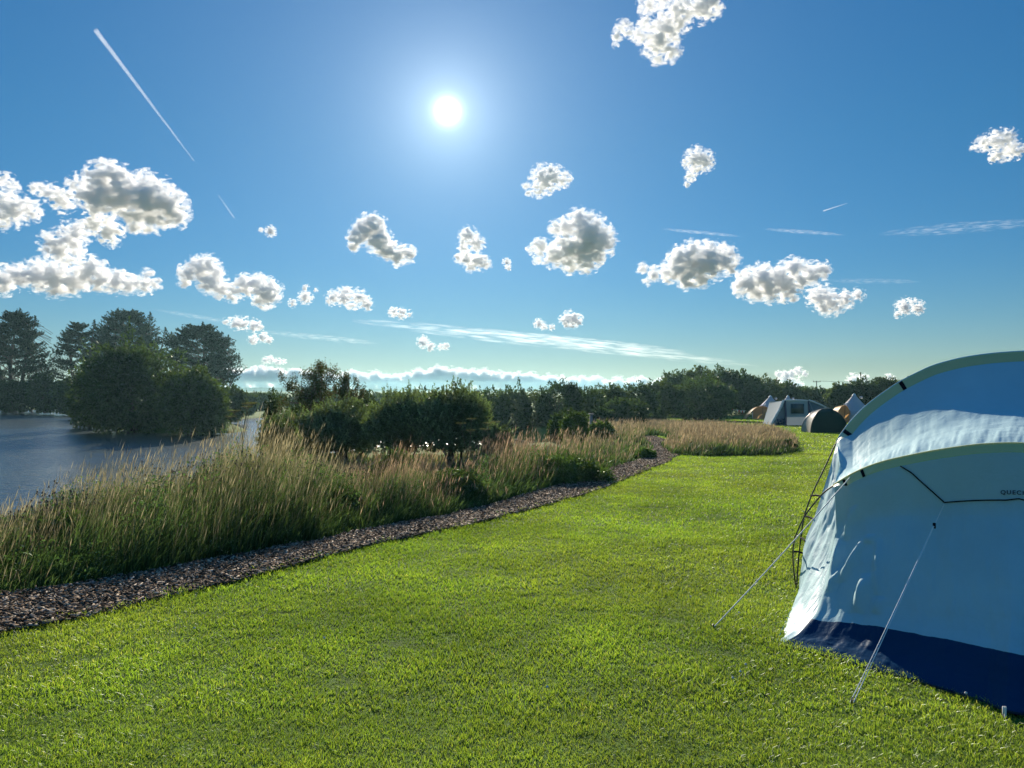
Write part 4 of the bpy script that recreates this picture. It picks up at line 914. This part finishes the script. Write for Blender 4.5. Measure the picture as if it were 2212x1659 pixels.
# ------------------------------------------------------------------ the far tents
M_CANVAS = fabric('white_canvas', (0.50, 0.50, 0.52), 0.12, (1, .95, .85), 0.01, bump=.2, bscale=3, weave=False)
M_TAN = fabric('mustard_canvas', (0.52, 0.34, 0.16), 0.35, (1.15, 1.0, .8), 0.01, bump=.2, bscale=3, weave=False)
M_AIR = fabric('pale_grey_tent_cloth', (0.42, 0.46, 0.48), 0.10, (1, 1, 1), 0.01, bump=.2, bscale=3, weave=False)
M_AIRB = fabric('slate_blue_tent_cloth', (0.10, 0.17, 0.24), 0.10, (1, 1, 1), 0.01, bump=.2, bscale=3, weave=False)
M_DGREEN = fabric('dark_green_tent_cloth', (0.006, 0.045, 0.036), 0.02, (1, 1, 1), 0.01, bump=.2, bscale=4, weave=False)
M_CREAM = fabric('cream_tent_cloth', (0.46, 0.43, 0.36), 0.2, (1, 1, .9), 0.01, bump=.5, bscale=6, weave=False)
M_PILLAR = plain('navy_air_pillar', (0.015, 0.03, 0.10), .6)
M_WINDOW = plain('dark_tent_window', (0.03, 0.06, 0.06), .25, .5)
M_WHITE = plain('white_trim', (0.72, 0.72, 0.70), .6)
def bell_tent(label, px, base_py, peak_py, hw_px, awn, sg_label, small=False):
    d = 2658/(base_py-873) if base_py < 905 else 2658/(base_py-873)
    d = 3.1*F/(base_py-HZ) if d > 82 else d
    x, y = (px-1106)/F*d, d; zb = ground_z(x, y); H = EYE-(peak_py-HZ)/F*d - zb; k = d/F; R_ = hw_px*k
    o = empty('bell_tent', (x, y, zb)); tag(o, label, 'tent', 'white bell tents in front of the hedge')
    n = 20; rings = [(0.0, 1.0), (0.24*H, 0.985), (0.27*H, 0.99), (0.45*H, .70), (0.65*H, .42), (0.84*H, .18), (0.95*H, .055), (H, .012)]
    V = []
    for (h, r) in rings:
        for j in range(n):
            a = 2*pi*j/n; s = 1 + (.03 if j % 2 else -.03)*(1 if .1 < h < .9*H else .3); V.append((x+cos(a)*R_*r*s, y+sin(a)*R_*r*s, zb+h))
    Q = [(i*n+j, i*n+(j+1) % n, (i+1)*n+(j+1) % n, (i+1)*n+j) for i in range(len(rings)-1) for j in range(n)]
    Q = np.array(Q); low = Q[:n]; make('roof', (np.array(V), Q[n:]), M_CANVAS, o); make('wall', (np.array(V), low), M_CANVAS, o, False)
    make('pole_cap', tube([(x, y, zb+H*.93), (x, y, zb+H*.985), (x, y, zb+H*1.005)], [.11*R_, .045*R_, .01], 10), M_WHITE, o)
    vx, vz = x+.24*R_, zb+.86*H
    make('vent', merge([tube([(vx-.02, y-.20*R_, vz), (vx, y-.30*R_, vz+.03), (vx+.02, y-.34*R_, vz-.03)], [.10, .12, .07], 8)]), M_CANVAS, o)
    # guy ropes from the eave
    gl = [tube([(x+cos(a)*R_, y+sin(a)*R_, zb+.27*H), (x+cos(a)*R_*1.5, y+sin(a)*R_*1.5, ground_z(x+cos(a)*R_*1.5, y+sin(a)*R_*1.5))], .006, 4) for a in np.linspace(0, 2*pi, 10, endpoint=False)]
    [make('guy_line', g_, M_CORD, o) for g_ in gl]
    if awn:                      # a mustard porch: an arched hood sloping down to the left
        ax0, ax1, atop, abase = awn; xa, xb = (ax0-1106)*k, (ax1-1106)*k; zt = EYE-(atop-HZ)*k; dp = 1.4
        za = ground_z(xa, y-dp)+.02; m = 9; u_ = np.linspace(0, 1, m); S_ = []
        prof = [(0, 0), (.10, .38), (.24, .72), (.38, .93), (.55, 1.0), (.72, .92), (.88, .66), (.97, .35), (1, 0)]
        for w_ in np.linspace(0, 1, 6):
            S_.append([(xa+(xb-xa)*p+.25*w_, y-dp+w_*1.9-.25*sin(pi*p), za+(zt-za)*q*(1-.10*w_)) for p, q in prof])
        G = np.array(S_); a_ = make('awning', grid_mesh(G), M_TAN, o); a_['label'] = 'mustard canvas porch'
        # front curtain with a seam
        fr_ = G[0]; cut = fr_[2:]; bt = cut.copy(); bt[:, 2] = za; bt[:, 1] += .05
        c_ = np.stack([bt, bt*.5+cut*.5, cut-[0, -.03, .02]], 1); c_[..., 1] += .08
        make('curtain', grid_mesh(c_), M_TAN, a_)
        make('porch_pole', tube([(xa+(xb-xa)*.58, y-dp-.05, za), (xa+(xb-xa)*.58, y-dp-.22, zt)], .02, 6), M_POLE, o)
        make('ridge', limb((xa+(xb-xa)*.72, y-.9, zt+.02), (x-R_*.25, y-.1, zb+.70*H), .05, .03, .0, 5, 6), M_WHITE, o)
    return o
bell_tent('white bell tent with mustard porch at the left end of the tents', 1664, 906, 854, 37, (1603, 1662, 876, 908), '')
bell_tent('bell tent showing only its white peak behind the air tent', 1702, 905, 854, 33, None, '')
bell_tent('rightmost white bell tent with mustard porch, beside the family tent', 1845, 913, 850, 42, (1786, 1824, 874, 912), '')

def air_tent():
    d = 2658/(920-873); k = d/F; X_ = lambda p: (p-1106)*k; Zp = lambda q: EYE-(q-HZ)*k
    x, y = X_(1728), d; zb = ground_z(x, y); o = empty('air_tent', (x, y, zb)); tag(o, 'pale grey inflatable tent with navy pillars and a dark window', 'tent')
    dep = 3.0
    def panel(pts, nm, mat, lab=None, sub=10):
        a = np.array(pts, float); n = len(a)//2; G = np.stack([rs(a[:n], 12), rs(a[n:][::-1], 12)], 0); G = np.stack([G[0]*(1-f)+G[1]*f for f in np.linspace(0, 1, 6)], 1)
        p = make(nm, grid_mesh(G), mat, o)
        if lab: p['label'] = lab
        return p
    L0, L1, M0, M1 = X_(1668), X_(1696), X_(1746), X_(1787); g = zb; ht = Zp(866); hr = Zp(881)
    panel([(L1, y, g), (M0, y-.1, g), (M0, y-.1, ht), (L1, y, ht+.02)], 'front_wall', M_AIR)
    panel([(L0, y+.1, g), (L1, y, g), (L1, y, ht+.02), (X_(1690), y+.1, ht-.02)], 'front_wall', M_AIRB, 'blue-grey slanted door panel')
    panel([(M0, y-.1, g), (X_(1796), y+.3, g), (M1, y+.2, hr), (M0, y-.1, ht)], 'front_wall', M_AIRB, 'slate blue sleeping compartment')
    panel([(L0, y+.1, g), (L0+.3, y+dep, g), (X_(1692), y+dep, ht-.1), (X_(1690), y+.1, ht-.02)], 'side_wall', M_AIR)
    panel([(X_(1796), y+.3, g), (X_(1799), y+dep, g), (M1, y+dep, hr), (M1, y+.2, hr)], 'side_wall', M_AIRB)
    panel([(X_(1690), y+.1, ht), (M0, y-.1, ht+.02), (M0, y+dep, ht-.05), (X_(1690), y+dep, ht-.1)], 'roof', M_AIR)
    panel([(M0, y-.1, ht+.02), (M1, y+.2, hr), (M1, y+dep, hr-.05), (M0, y+dep, ht-.05)], 'roof', M_AIRB)
    wdo = make('window', box(((X_(1707)+X_(1735))/2, y-.11, (Zp(872.5)+Zp(893))/2), (X_(1735)-X_(1707), .03, Zp(872.5)-Zp(893))), M_WINDOW, o, False)
    fr_ = [box((cx, y-.125, cz), s) for cx, cz, s in [((X_(1707)+X_(1735))/2, Zp(872.5), (.98, .02, .04)), ((X_(1707)+X_(1735))/2, Zp(893), (.98, .02, .04)), (X_(1707), Zp(882.7), (.04, .02, .68)), (X_(1735), Zp(882.7), (.04, .02, .68))]]
    make('window_frame', merge(fr_), M_AIRB, wdo, False)
    for (p, w_) in ((1696, .075), (1746.5, .075)):
        make('air_pillar', tube([(X_(p), y-.10, g), (X_(p), y-.13, (g+ht)/2), (X_(p-1), y-.08, ht+.02)], w_, 8), M_PILLAR, o)
    wr = lambda a, b, r, s: limb(a, b, r, r*.8, s, 14, 8)
    make('air_beam', wr((X_(1694), y-.05, ht+.05), (X_(1744), y-.1, ht+.02), .055, .02), M_WHITE, o)
    make('air_beam', wr((X_(1746), y-.1, ht+.06), (X_(1786), y+.15, hr+.04), .06, .02), M_WHITE, o)
    make('air_beam', tube(rs(np.array([(L0-.15, y-.15, g+.02), (L0+.22, y-.12, g+.7), (L0+.62, y-.1, g+1.35), (X_(1692), y-.05, ht+.05)]), 16), [.05+.045*abs(sin(i*1.9)) for i in range(16)], 8), M_WHITE, o)
    make('sill_flap', box(((L0+.12+L1)/2+.1, y+.03, g+.28), (L1-L0-.35, .04, .42)), M_NAVY, o, False)
    [make('guy_line', g_, M_CORD, o) for g_ in ([tube([(X_(1746), y-.1, ht), (X_(1752), y-1.6, ground_z(X_(1752), y-1.6))], .006, 4), tube([(L0+.1, y, ht*.4+g*.6), (L0-.9, y-.8, ground_z(L0-.9, y-.8))], .006, 4)])]
air_tent()
def dome_tent():
    d = 2658/(935-873); k = d/F; x, y = (1781-1106)*k, d; zb = ground_z(x, y); H = EYE-(882.5-HZ)*k-zb
    o = empty('dome_tent', (x, y, zb)); tag(o, 'small dark green dome tent with a cream side, pitched alone on the lawn', 'tent')
    X_ = lambda p: (p-1106)*k
    xl = X_(1737)+.12; apex = np.array([X_(1783), y, zb+H]); A_ = np.array([xl, y+.75, zb+.02]); B_ = np.array([xl-.06, y-.75, zb+.0]); C_ = np.array([X_(1823), y-.55, zb]); D_ = np.array([X_(1812), y+1.1, zb])
    def rib(a, n=16):
        f = np.linspace(0, 1, n)[:, None]; p = a*(1-f)+apex*f; w_ = np.sin(f[:, 0]*pi/2); p[:, 2] = zb+(H)*np.sin(f[:, 0]*pi/2)**1.0; p[:, :2] = a[:2]+(apex[:2]-a[:2])*(1-np.cos(f*pi/2)); return p
    R4 = [rib(q) for q in (A_, B_, C_, D_)]
    for i, (nm, mat, lb) in enumerate([('side_panel', M_CREAM, 'crumpled cream side in the sun'), ('side_panel', M_DGREEN, None), ('side_panel', M_DGREEN, None), ('side_panel', M_DGREEN, None)]):
        a, b = R4[i], R4[(i+1) % 4]; f = np.linspace(0, 1, 12)[None, :, None]; G = a[:, None]*(1-f)+b[:, None]*f
        cc = G.mean((0, 1)); out_ = (a[0]+b[0])/2-apex; out_[2] = 0; out_ /= np.linalg.norm(out_); G += out_*(-.10*np.sin(f*pi))*(1-np.linspace(0, 1, 16)[:, None, None])**.5
        p = make(nm, grid_mesh(G), mat, o)
        if lb: p['label'] = lb
    for r_ in R4: make('pole', tube(r_, .018, 6), M_POLE, o)
    make('top_cap', tube([apex+np.array([-.25, -.1, -.04]), apex+np.array([0, -.05, .03]), apex+np.array([.2, 0, .0])], [.03, .05, .03], 8), M_CREAM, o)
dome_tent()
# bunting between two canes, a power pole, a white camp table
def bunting():
    d = 76; k = d/F; P = lambda a, b: np.array([(a-1106)*k, d, EYE-(b-HZ)*k]); a, b = P(1580.6, 880), P(1610, 887); g = ground_z(a[0], d)
    o = empty('bunting', tuple(P(1595, 900))); tag(o, 'short string of red and white bunting left of the mustard porch', 'bunting')
    make('post', tube([(a[0], d, g), a+np.array([0, 0, .05])], .035, 6), M_STEM, o)
    make('post', tube([(b[0], d+.4, g), b+np.array([0, .4, .05])], .03, 6), M_STEM, o)
    f = np.linspace(0, 1, 20)[:, None]; L_ = a*(1-f)+b*f; L_[:, 2] -= (.12*np.sin(f*pi))[:, 0]; make('string', tube(L_, .008, 4), M_CORD, o)
    M_RED = plain('red_pennant', (.55, .08, .08), .8)
    for j in range(8):
        q = L_[1+int(j*2.4)]; s = .16; V = np.array([q+[-s*.6, -.01, 0], q+[s*.6, -.01, 0], q+[0, -.01, -s*1.5], q+[-s*.6, .01, 0], q+[s*.6, .01, 0], q+[0, .01, -s*1.5]])
        pn = mesh_np('pennant', V, [np.array([(0, 2, 1), (3, 4, 5)]), np.array([(0, 1, 4, 3), (1, 2, 5, 4), (2, 0, 3, 5)])], M_RED if j in (0, 4, 6) else M_WHITE, o); pn.matrix_parent_inverse = Matrix.Translation(-o.location)
bunting()
def power_pole():
    d = 230; k = d/F; x = (1764-1106)*k; zt = EYE-(823-HZ)*k; zb = ground_z(x, d)
    o = empty('power_pole', (x, d, zb)); tag(o, 'wooden power pole with one crossarm beyond the hedge', 'power pole')
    make('pole', tube([(x, d, zb), (x, d, zt)], [.17, .13], 8), M_BARK, o)
    make('crossarm', box((x, d-.15, zt-.25), (2.3, .16, .16)), M_BARK, o, False)
    for dx in (-1, 0, 1): make('insulator', tube([(x+dx, d-.15, zt-.18), (x+dx, d-.15, zt+.06), (x+dx, d-.15, zt+.14)], [.05, .09, .04], 6), M_BARK, o)
    for dx in (-1, 1): make('wire', tube(sagline(np.array([x+dx, d-.15, zt]), np.array([x+90+dx, d+40, zt+1.5]), 1.0, 12), .022, 4), M_BLACK, o)
power_pole()
def camp_table():
    d = 80; k = d/F; x = (1557-1106)*k; zb = ground_z(x, d); zt = EYE-(894-HZ)*k
    o = empty('camp_table', (x, d, zb)); tag(o, 'white topped camp table just left of the bunting', 'table')
    make('table_top', box((x, d, zt), (1.25, .7, .07)), M_WHITE, o, False)
    for sx in (-.5, .5):
        for sy in (-.28, .28): make('leg', tube([(x+sx*1.1, d+sy, zb), (x+sx, d+sy*.8, zt-.03)], .02, 6), M_POLE, o)
camp_table()
# ------------------------------------------------------------------ clouds
def union_mesh(pts, radii, voxel):
    bm = bmesh.new()
    ico = bmesh.new(); bmesh.ops.create_icosphere(ico, subdivisions=2, radius=1.0)
    V = np.array([v.co[:] for v in ico.verts]); Fc = np.array([[v.index for v in f.verts] for f in ico.faces]); ico.free(); bm.free()
    vs, fs, k = [], [], 0
    for p, r in zip(pts, radii):
        vs.append(V*r + p); fs.append(Fc + k); k += len(V)
    o = mesh_np('tmp', np.concatenate(vs), np.concatenate(fs))
    m = o.modifiers.new('r', 'REMESH'); m.mode = 'VOXEL'; m.voxel_size = voxel
    dg = bpy.context.evaluated_depsgraph_get(); ev = o.evaluated_get(dg)
    me = bpy.data.meshes.new_from_object(ev)
    bpy.data.objects.remove(o, do_unlink=True)
    return me
def cloud_material(name, dens, lo, hi, scale, aniso=0.5, stretch=(.75,1,1.15), col=(.985,.985,.985), lobes=None, amp=1.5, off=(0,0,0)):
    t = NT(name)
    tc = t.n('ShaderNodeTexCoord').outputs['Object']
    mp = t.n('ShaderNodeMapping', {'Vector': tc, 'Scale': (scale*stretch[0], scale*stretch[1], scale*stretch[2]), 'Location': off}).outputs[0]
    if lobes is None:
        nz = t.noise(1.0, 5, 0.68, mp, 0.35)
        mr = t.n('ShaderNodeMapRange', {'Value': nz, 'From Min': lo, 'From Max': hi, 'To Min': 0.0, 'To Max': dens}, interpolation_type='SMOOTHSTEP').outputs[0]
    else:
        nz = t.noise(1.0, 5, 0.52, mp, 0.3)
        f = None
        for c, r in lobes:
            d_ = t.n('ShaderNodeVectorMath', {0: tc, 1: tuple(c)}, operation='DISTANCE').outputs['Value']
            g_ = t.n('ShaderNodeMath', {0: d_, 1: -1.0/r, 2: 1.0}, operation='MULTIPLY_ADD').outputs[0]
            f = g_ if f is None else t.math('MAXIMUM', f, g_)
        g_ = t.math('ADD', f, t.math('MULTIPLY', t.math('SUBTRACT', nz, 0.5), amp))
        mr = t.n('ShaderNodeMapRange', {'Value': g_, 'From Min': lo, 'From Max': hi, 'To Min': 0.0, 'To Max': dens}, interpolation_type='SMOOTHSTEP').outputs[0]
    v = t.n('ShaderNodeVolumePrincipled', {'Color': (*col, 1), 'Anisotropy': aniso, 'Density': mr})
    t.t.links.new(v.outputs[0], t.out.inputs['Volume'])
    return t.m
def puff_cloud(puffs, dist, label, name='cloud', wisp=0.0, seed=0, kids=0, flat=1.0, group='small fair-weather clouds', dmul=1.0, amp=4.0, nsc=1.9, lo=0.02, hi=1.3, aniso=0.25):
    """puffs: (px, py, radius px) lobes of a cloud at one distance; the density thins to ragged edges"""
    r_ = np.random.default_rng(seed+100); k = dist/F
    if len(puffs) <= 7:          # small clouds: shredded, never a row of balls
        amp *= 1.25; lo += .12; hi += .25; puffs = [(a + r_.normal()*r*.25, b + r_.normal()*r*.2, r*r_.uniform(1.0, 1.35)) for a, b, r in puffs]
    P = np.array([np.array(pt(px, py, dist + r_.normal()*rp*k*0.25)) for (px, py, rp) in puffs]); R = np.array([rp*k*0.99 for (_, _, rp) in puffs])
    size = np.median(R)
    me = union_mesh(P, R*1.42, max(size*0.16, 0.8*k))
    n = len(me.vertices); co = np.empty(n*3, dtype=np.float32); me.vertices.foreach_get('co', co); co = co.reshape(-1, 3)
    ctr = P.mean(0); me.vertices.foreach_set('co', (co-ctr).astype(np.float32).ravel()); me.update()
    o = bpy.data.objects.new(name, me); C.objects.link(o); o.location = ctr.tolist()
    me.materials.clear()
    me.materials.append(cloud_material(name, dmul*CLOUD_D/size*(1-3*wisp), lo+wisp*1.6, hi+wisp*2.0, nsc/size, aniso, lobes=list(zip(P-ctr, R)), amp=amp+wisp*6, off=(seed*7.3, 0, 0)))
    tag(o, label, 'cloud', group)
    return o
CLOUD_D = 19.0
Z1 = lambda x, y: (x*0.3645, 316.8+y*0.3645)          # scaled reading of the left part of the sky
Z2 = lambda x, y: (691.2+x*0.3645, 316.8+y*0.3645)
Z3 = lambda x, y: (1324.8+x*0.401, 259.2+y*0.401)
def pf(Z, L_): return [(*Z(x, y), r*(0.3645 if Z is not Z3 else 0.401)) for x, y, r in L_]
puff_cloud(pf(Z1, [(600,180,90),(680,170,80),(640,290,130),(760,280,130),(880,300,130),(980,350,110),(1040,400,75),(900,420,85),(800,420,80),(560,300,90)]), 1500, 'largest cloud with a grey underside, upper left of the sky', seed=1)
puff_cloud(pf(Z1, [(640,490,55),(680,510,35),(560,440,50),(600,450,55)]), 1510, 'small tail hanging under the largest cloud', seed=2, wisp=.05)
puff_cloud(pf(Z1, [(350,350,60),(400,280,60),(330,290,50),(460,260,60),(250,250,45),(180,240,35)]), 1520, 'thin ragged cloud joined to the left of the largest cloud', seed=3, wisp=.08)
puff_cloud(pf(Z1, [(20,330,80),(80,370,75),(140,380,55),(30,410,60),(30,200,50),(80,215,38)]), 1530, 'soft cloud cut by the left picture edge, level with the largest one', seed=4, wisp=.06)
puff_cloud(pf(Z1, [(320,560,75),(400,530,70),(460,500,55),(350,620,60),(420,600,60),(400,670,40)]), 1700, 'upright puff above the long flat cloud on the left', seed=5, wisp=.02)
puff_cloud(pf(Z1, [(20,790,80),(110,760,70),(220,760,90),(330,780,100),(430,790,85),(530,740,80),(590,780,75),(680,800,70),(760,810,60),(850,810,60),(910,820,42),(875,750,35),(570,700,50)]), 1750, 'long flat grey cloud low on the left above the cypresses', seed=6)
puff_cloud(pf(Z1, [(1190,720,75),(1120,750,60),(1240,700,60),(1280,760,55),(1240,810,60),(1310,840,60),(1380,860,55),(1450,830,60),(1520,820,65),(1590,860,75),(1560,900,60),(1440,800,45),(1090,800,40)]), 1800, 'grey double cloud with a sagging waist, right of the long flat one', seed=7)
puff_cloud(pf(Z1, [(1580,500,30),(1550,490,16),(1610,505,18)]), 1800, 'tiny cloudlet alone in the blue, left of centre', seed=8, wisp=.06, kids=14)
puff_cloud(pf(Z1, [(1800,885,30),(1840,890,24),(1810,835,18),(1730,925,24),(1870,850,12)]), 1900, 'scatter of tiny puffs right of the double cloud', seed=9, wisp=.06, kids=14)
puff_cloud(pf(Z1, [(1970,895,36),(2040,900,42),(2080,930,32),(2140,900,45),(2165,930,34),(2060,860,24)]), 1900, 'small white cloud low in the sky left of centre', seed=10, wisp=.04)
puff_cloud(pf(Z1, [(1400,1050,34),(1450,1045,38),(1500,1055,36),(1540,1065,22),(1340,1035,18)]), 2200, 'flat white cloudlet above the spreading cypress', seed=11, wisp=.04, flat=.6, kids=16)
puff_cloud(pf(Z1, [(1510,1140,24),(1560,1132,26),(1600,1145,20)]), 2300, 'flat white cloudlet, lower of the pair above the spreading cypress', seed=12, wisp=.04, flat=.6, kids=14)
puff_cloud(pf(Z2, [(260,500,75),(310,480,80),(350,560,75),(210,540,50),(400,610,65),(460,640,62),(520,640,50),(200,590,38),(340,450,40)]), 1600, 'grey centred cloud tapering to the lower right, below the sun', seed=13)
puff_cloud(pf(Z2, [(880,530,55),(930,575,48),(850,590,36),(870,660,50),(930,680,55),(980,690,38),(820,660,28),(890,715,30)]), 1700, 'small white broken cloud right below the sun', seed=14, wisp=.06)
puff_cloud(pf(Z2, [(1100,690,20),(1112,715,18)]), 1700, 'tiny puff right of the broken cloud', seed=15, wisp=.05, kids=10)
puff_cloud(pf(Z2, [(1340,190,60),(1400,180,58),(1440,200,42),(1290,250,38),(1215,240,26),(1240,265,18)]), 1400, 'bright white cloud right of the sun', seed=16, wisp=.04)
puff_cloud(pf(Z2, [(1540,450,80),(1460,480,60),(1600,520,110),(1660,560,90),(1560,600,110),(1470,600,90),(1400,640,75),(1300,590,52),(1260,600,35),(1480,690,60),(1580,670,75),(1640,640,60),(1400,480,45),(1470,735,28),(1290,670,30)]), 1500, 'big round cloud with grey right side near the centre of the sky', seed=17)
puff_cloud(pf(Z2, [(1490,1020,44),(1455,1030,28),(1520,1025,34)]), 2100, 'tiny round grey cloud low in the middle', seed=18, kids=16)
puff_cloud(pf(Z2, [(1300,1040,22),(1330,1065,22),(1370,1072,16)]), 2100, 'tiny wisp left of the round grey cloudlet', seed=19, wisp=.06, kids=12)
puff_cloud(pf(Z2, [(440,975,28),(490,978,28),(530,985,16)]), 2100, 'flat cloudlet in the lower middle of the sky', seed=20, wisp=.05, kids=12, flat=.6)
puff_cloud(pf(Z2, [(610,1160,26),(660,1178,22),(710,1188,20),(750,1185,18)]), 2400, 'flat white sliver of cloud under the cirrus streak', seed=21, wisp=.04, kids=12, flat=.6)
puff_cloud(pf(Z3, [(420,710,60),(360,740,60),(340,800,70),(430,780,100),(520,760,95),(600,750,75),(640,790,40),(400,850,60),(480,850,50),(290,830,45),(220,830,40),(160,800,34),(180,870,26)]), 1600, 'cloud with dark centre and a ragged left arm, right half of the sky', seed=22)
puff_cloud(pf(Z3, [(720,880,70),(800,860,80),(880,860,80),(940,900,70),(850,910,70),(760,920,55),(980,800,60),(1060,830,60),(1120,810,50),(1010,870,50),(960,950,36),(820,810,36),(680,900,40)]), 1700, 'wide cloud with grey flat base between two white ones on the right', seed=23)
puff_cloud(pf(Z3, [(1120,960,50),(1190,970,52),(1260,960,44),(1310,950,34),(1150,1010,30),(1070,960,22)]), 1800, 'white cloud just below and right of the wide one', seed=24, wisp=.04)
puff_cloud(pf(Z3, [(1590,1025,38),(1640,1015,30),(1540,1050,20),(1620,985,18)]), 1900, 'thin scrap of cloud low above the big tent', seed=25, wisp=.08, kids=16)
puff_cloud(pf(Z3, [(450,210,46),(480,230,42),(440,270,30),(415,310,28),(395,345,18),(400,230,20)]), 1300, 'hook-shaped white cloud high on the right', seed=26, wisp=.05)
puff_cloud(pf(Z3, [(2070,130,50),(2120,120,48),(1990,130,38),(2090,180,38),(2160,150,40),(2060,210,22),(1940,140,20)]), 1300, 'white cloud at the right picture edge', seed=27, wisp=.06)
puff_cloud([(1335,72,16),(1350,60,20),(1395,50,18),(1420,85,34),(1440,60,34),(1470,20,30),(1400,10,22),(1430,-10,26),(1450,110,22),(1420,125,14),(1465,40,30),(1385,75,20),(1330,95,8)], 1100, 'torn white cloud at the top edge of the sky', seed=28, wisp=.07)
puff_cloud([(1522,18,24),(1540,5,20),(1505,30,12),(1530,-15,22)], 1100, 'smaller white cloud right beside the torn one at the top edge', seed=29, wisp=.06)
for i, (a, lb) in enumerate([([(1683,806,6),(1692,807,5)], 'leftmost of the tiny clouds over the hedge'), ([(1712,804,8),(1725,802,8),(1738,806,6)], 'flat tiny cloud over the air tent'), ([(1700,828,14),(1716,830,12),(1688,830,10)], 'cloud top peeping over the hedge left of the power pole'), ([(1847,818,12),(1862,824,10)], 'cloud top over the hedge above the rightmost bell tent'), ([(1920,815,7),(1925,822,9)], 'cloud top touching the family tent roof')]):
    puff_cloud(a, 5000, lb, seed=40+i, wisp=.03, kids=14)
# the bank of cloud on the horizon
for j, (x0, x1, lb) in enumerate([(470,700,'left part of the low cloud bank, beside the spreading cypress'), (690,960,'middle part of the low cloud bank, behind the gorse tops'), (950,1200,'right middle part of the low cloud bank, with the smooth upper edge'), (1190,1440,'thin right end of the low cloud bank, reaching the hedge mound')]):
    bk = []
    for px in range(x0, x1, 24):
        top = np.interp(px, [470,560,640,700,760,850,950,1000,1100,1200,1300,1440], [796,790,796,802,800,806,792,796,802,810,818,826]) + rng.normal()*2.0
        bk.append((px, top+22, 21))
    bk += [(px, 838, 24) for px in range(x0, x1, 48)]
    puff_cloud(bk, 5200, lb, name='cloud_bank', seed=60+j, group='cloud bank on the horizon', amp=2.0, dmul=4.0, lo=0.0, hi=.5, aniso=.1)
puff_cloud([(570,776,7),(585,778,8),(600,779,7),(612,780,5)], 5000, 'dark sliver of cloud above the left end of the cloud bank', seed=61, kids=12, flat=.5, wisp=.03)
# cirrus and contrails: thin ice cloud
def streak(label, a, b, wid, dist, dens, cat, name, lo=.42, hi=.75, st=(1.2, 6, 6), taper=True, thick=.5, scale=3.0):
    A_, B_ = np.array(pt(*a, dist)), np.array(pt(*b, dist)); k = dist/F; L_ = np.linalg.norm(B_-A_); m = 24
    f = np.linspace(0, 1, m); r = wid*k*(np.sin(np.pi*np.clip(f, .02, .98))**.5 if taper == True else np.linspace(taper[0], taper[1], m))
    V, Q = tube(np.array([[0, 0, 0]]*m)+np.linspace(0, 1, m)[:, None]*np.array([[L_, 0, 0]])-np.array([[L_/2, 0, 0]]), r, 12)
    caps = [tuple(range(12))[::-1], tuple(range((m-1)*12, m*12))]
    V[:, 1] *= thick
    o = mesh_np(name, V, [Q, np.array(caps)])
    ex = (B_-A_)/L_; vw = (A_+B_)/2-np.array([0, 0, EYE]); vw /= np.linalg.norm(vw); ey = vw-ex*(vw@ex); ey /= np.linalg.norm(ey); ez = np.cross(ex, ey)
    o.matrix_world = Matrix(((ex[0], ey[0], ez[0], (A_[0]+B_[0])/2), (ex[1], ey[1], ez[1], (A_[1]+B_[1])/2), (ex[2], ey[2], ez[2], (A_[2]+B_[2])/2), (0, 0, 0, 1)))
    w0 = wid*k; mt = cloud_material(name, dens/(w0*max(thick, .3)), lo, hi, scale/w0, .6, (st[0]*w0/L_*3, st[1]*.2, st[2]*.2)); o.data.materials.append(mt)
    tag(o, label, cat, 'high ice cloud streaks' if cat == 'cirrus' else 'aircraft trails'); return o
streak('long white aircraft trail slanting down at upper left', (203, 62), (418, 347), 4.2, 3000, .12, 'contrail', 'contrail', .38, .66, (90, 2.5, 2.5), (1.3, .35), 1)
streak('faint short aircraft trail below the long one', (470, 420), (505, 470), 1.6, 3000, .07, 'contrail', 'contrail', .3, .7, (10, 3, 3), (.6, 1), 1)
streak('short thin aircraft trail on the right above the cirrus', (1780, 455), (1832, 438), 1.5, 3000, .12, 'contrail', 'contrail', .2, .6, (10, 3, 3), (1, .4), 1)
for i, (a, b, w_, dn, lb) in enumerate([
  ((760,692),(1560,778),15,.22,'main long cirrus streak low across the middle of the sky'), ((980,712),(1480,758),9,.22,'bright lower strand of the main cirrus streak'), ((1120,735),(1640,790),10,.16,'right-hand tail of the main cirrus streak'),
  ((1430,494),(1600,510),4,.16,'thin cirrus line above the dark-centred cloud'), ((1650,494),(1825,507),4.5,.18,'thin cirrus line right of its twin'), ((1900,505),(2260,478),13,.14,'broad faint cirrus at the right picture edge'),
  ((1780,606),(1990,608),6,.10,'faint cirrus band right of the wide cloud'), ((560,716),(820,742),7,.12,'faint cirrus left of the main streak'), ((330,668),(540,704),5,.10,'faint cirrus above the cypresses')]):
    streak(lb, a, b, w_, 4500, dn*0.5, 'cirrus', 'cirrus_streak', .44, .64, (1.4, 1.6, 6.5), True, .35, 3.0)
# ------------------------------------------------------------------ haze over the fields
hv, hf_ = box((0, 0, 6.3), (3400, 3400, 20.4))
haze = mesh_np('haze', hv, hf_); tag(haze, kind='stuff')
t = NT('haze'); t.t.links.new(t.n('ShaderNodeVolumePrincipled', {'Color': (0.50, 0.88, 1.0, 1), 'Anisotropy': 0.6, 'Density': 0.00016}).outputs[0], t.out.inputs['Volume'])
haze.data.materials.append(t.m)
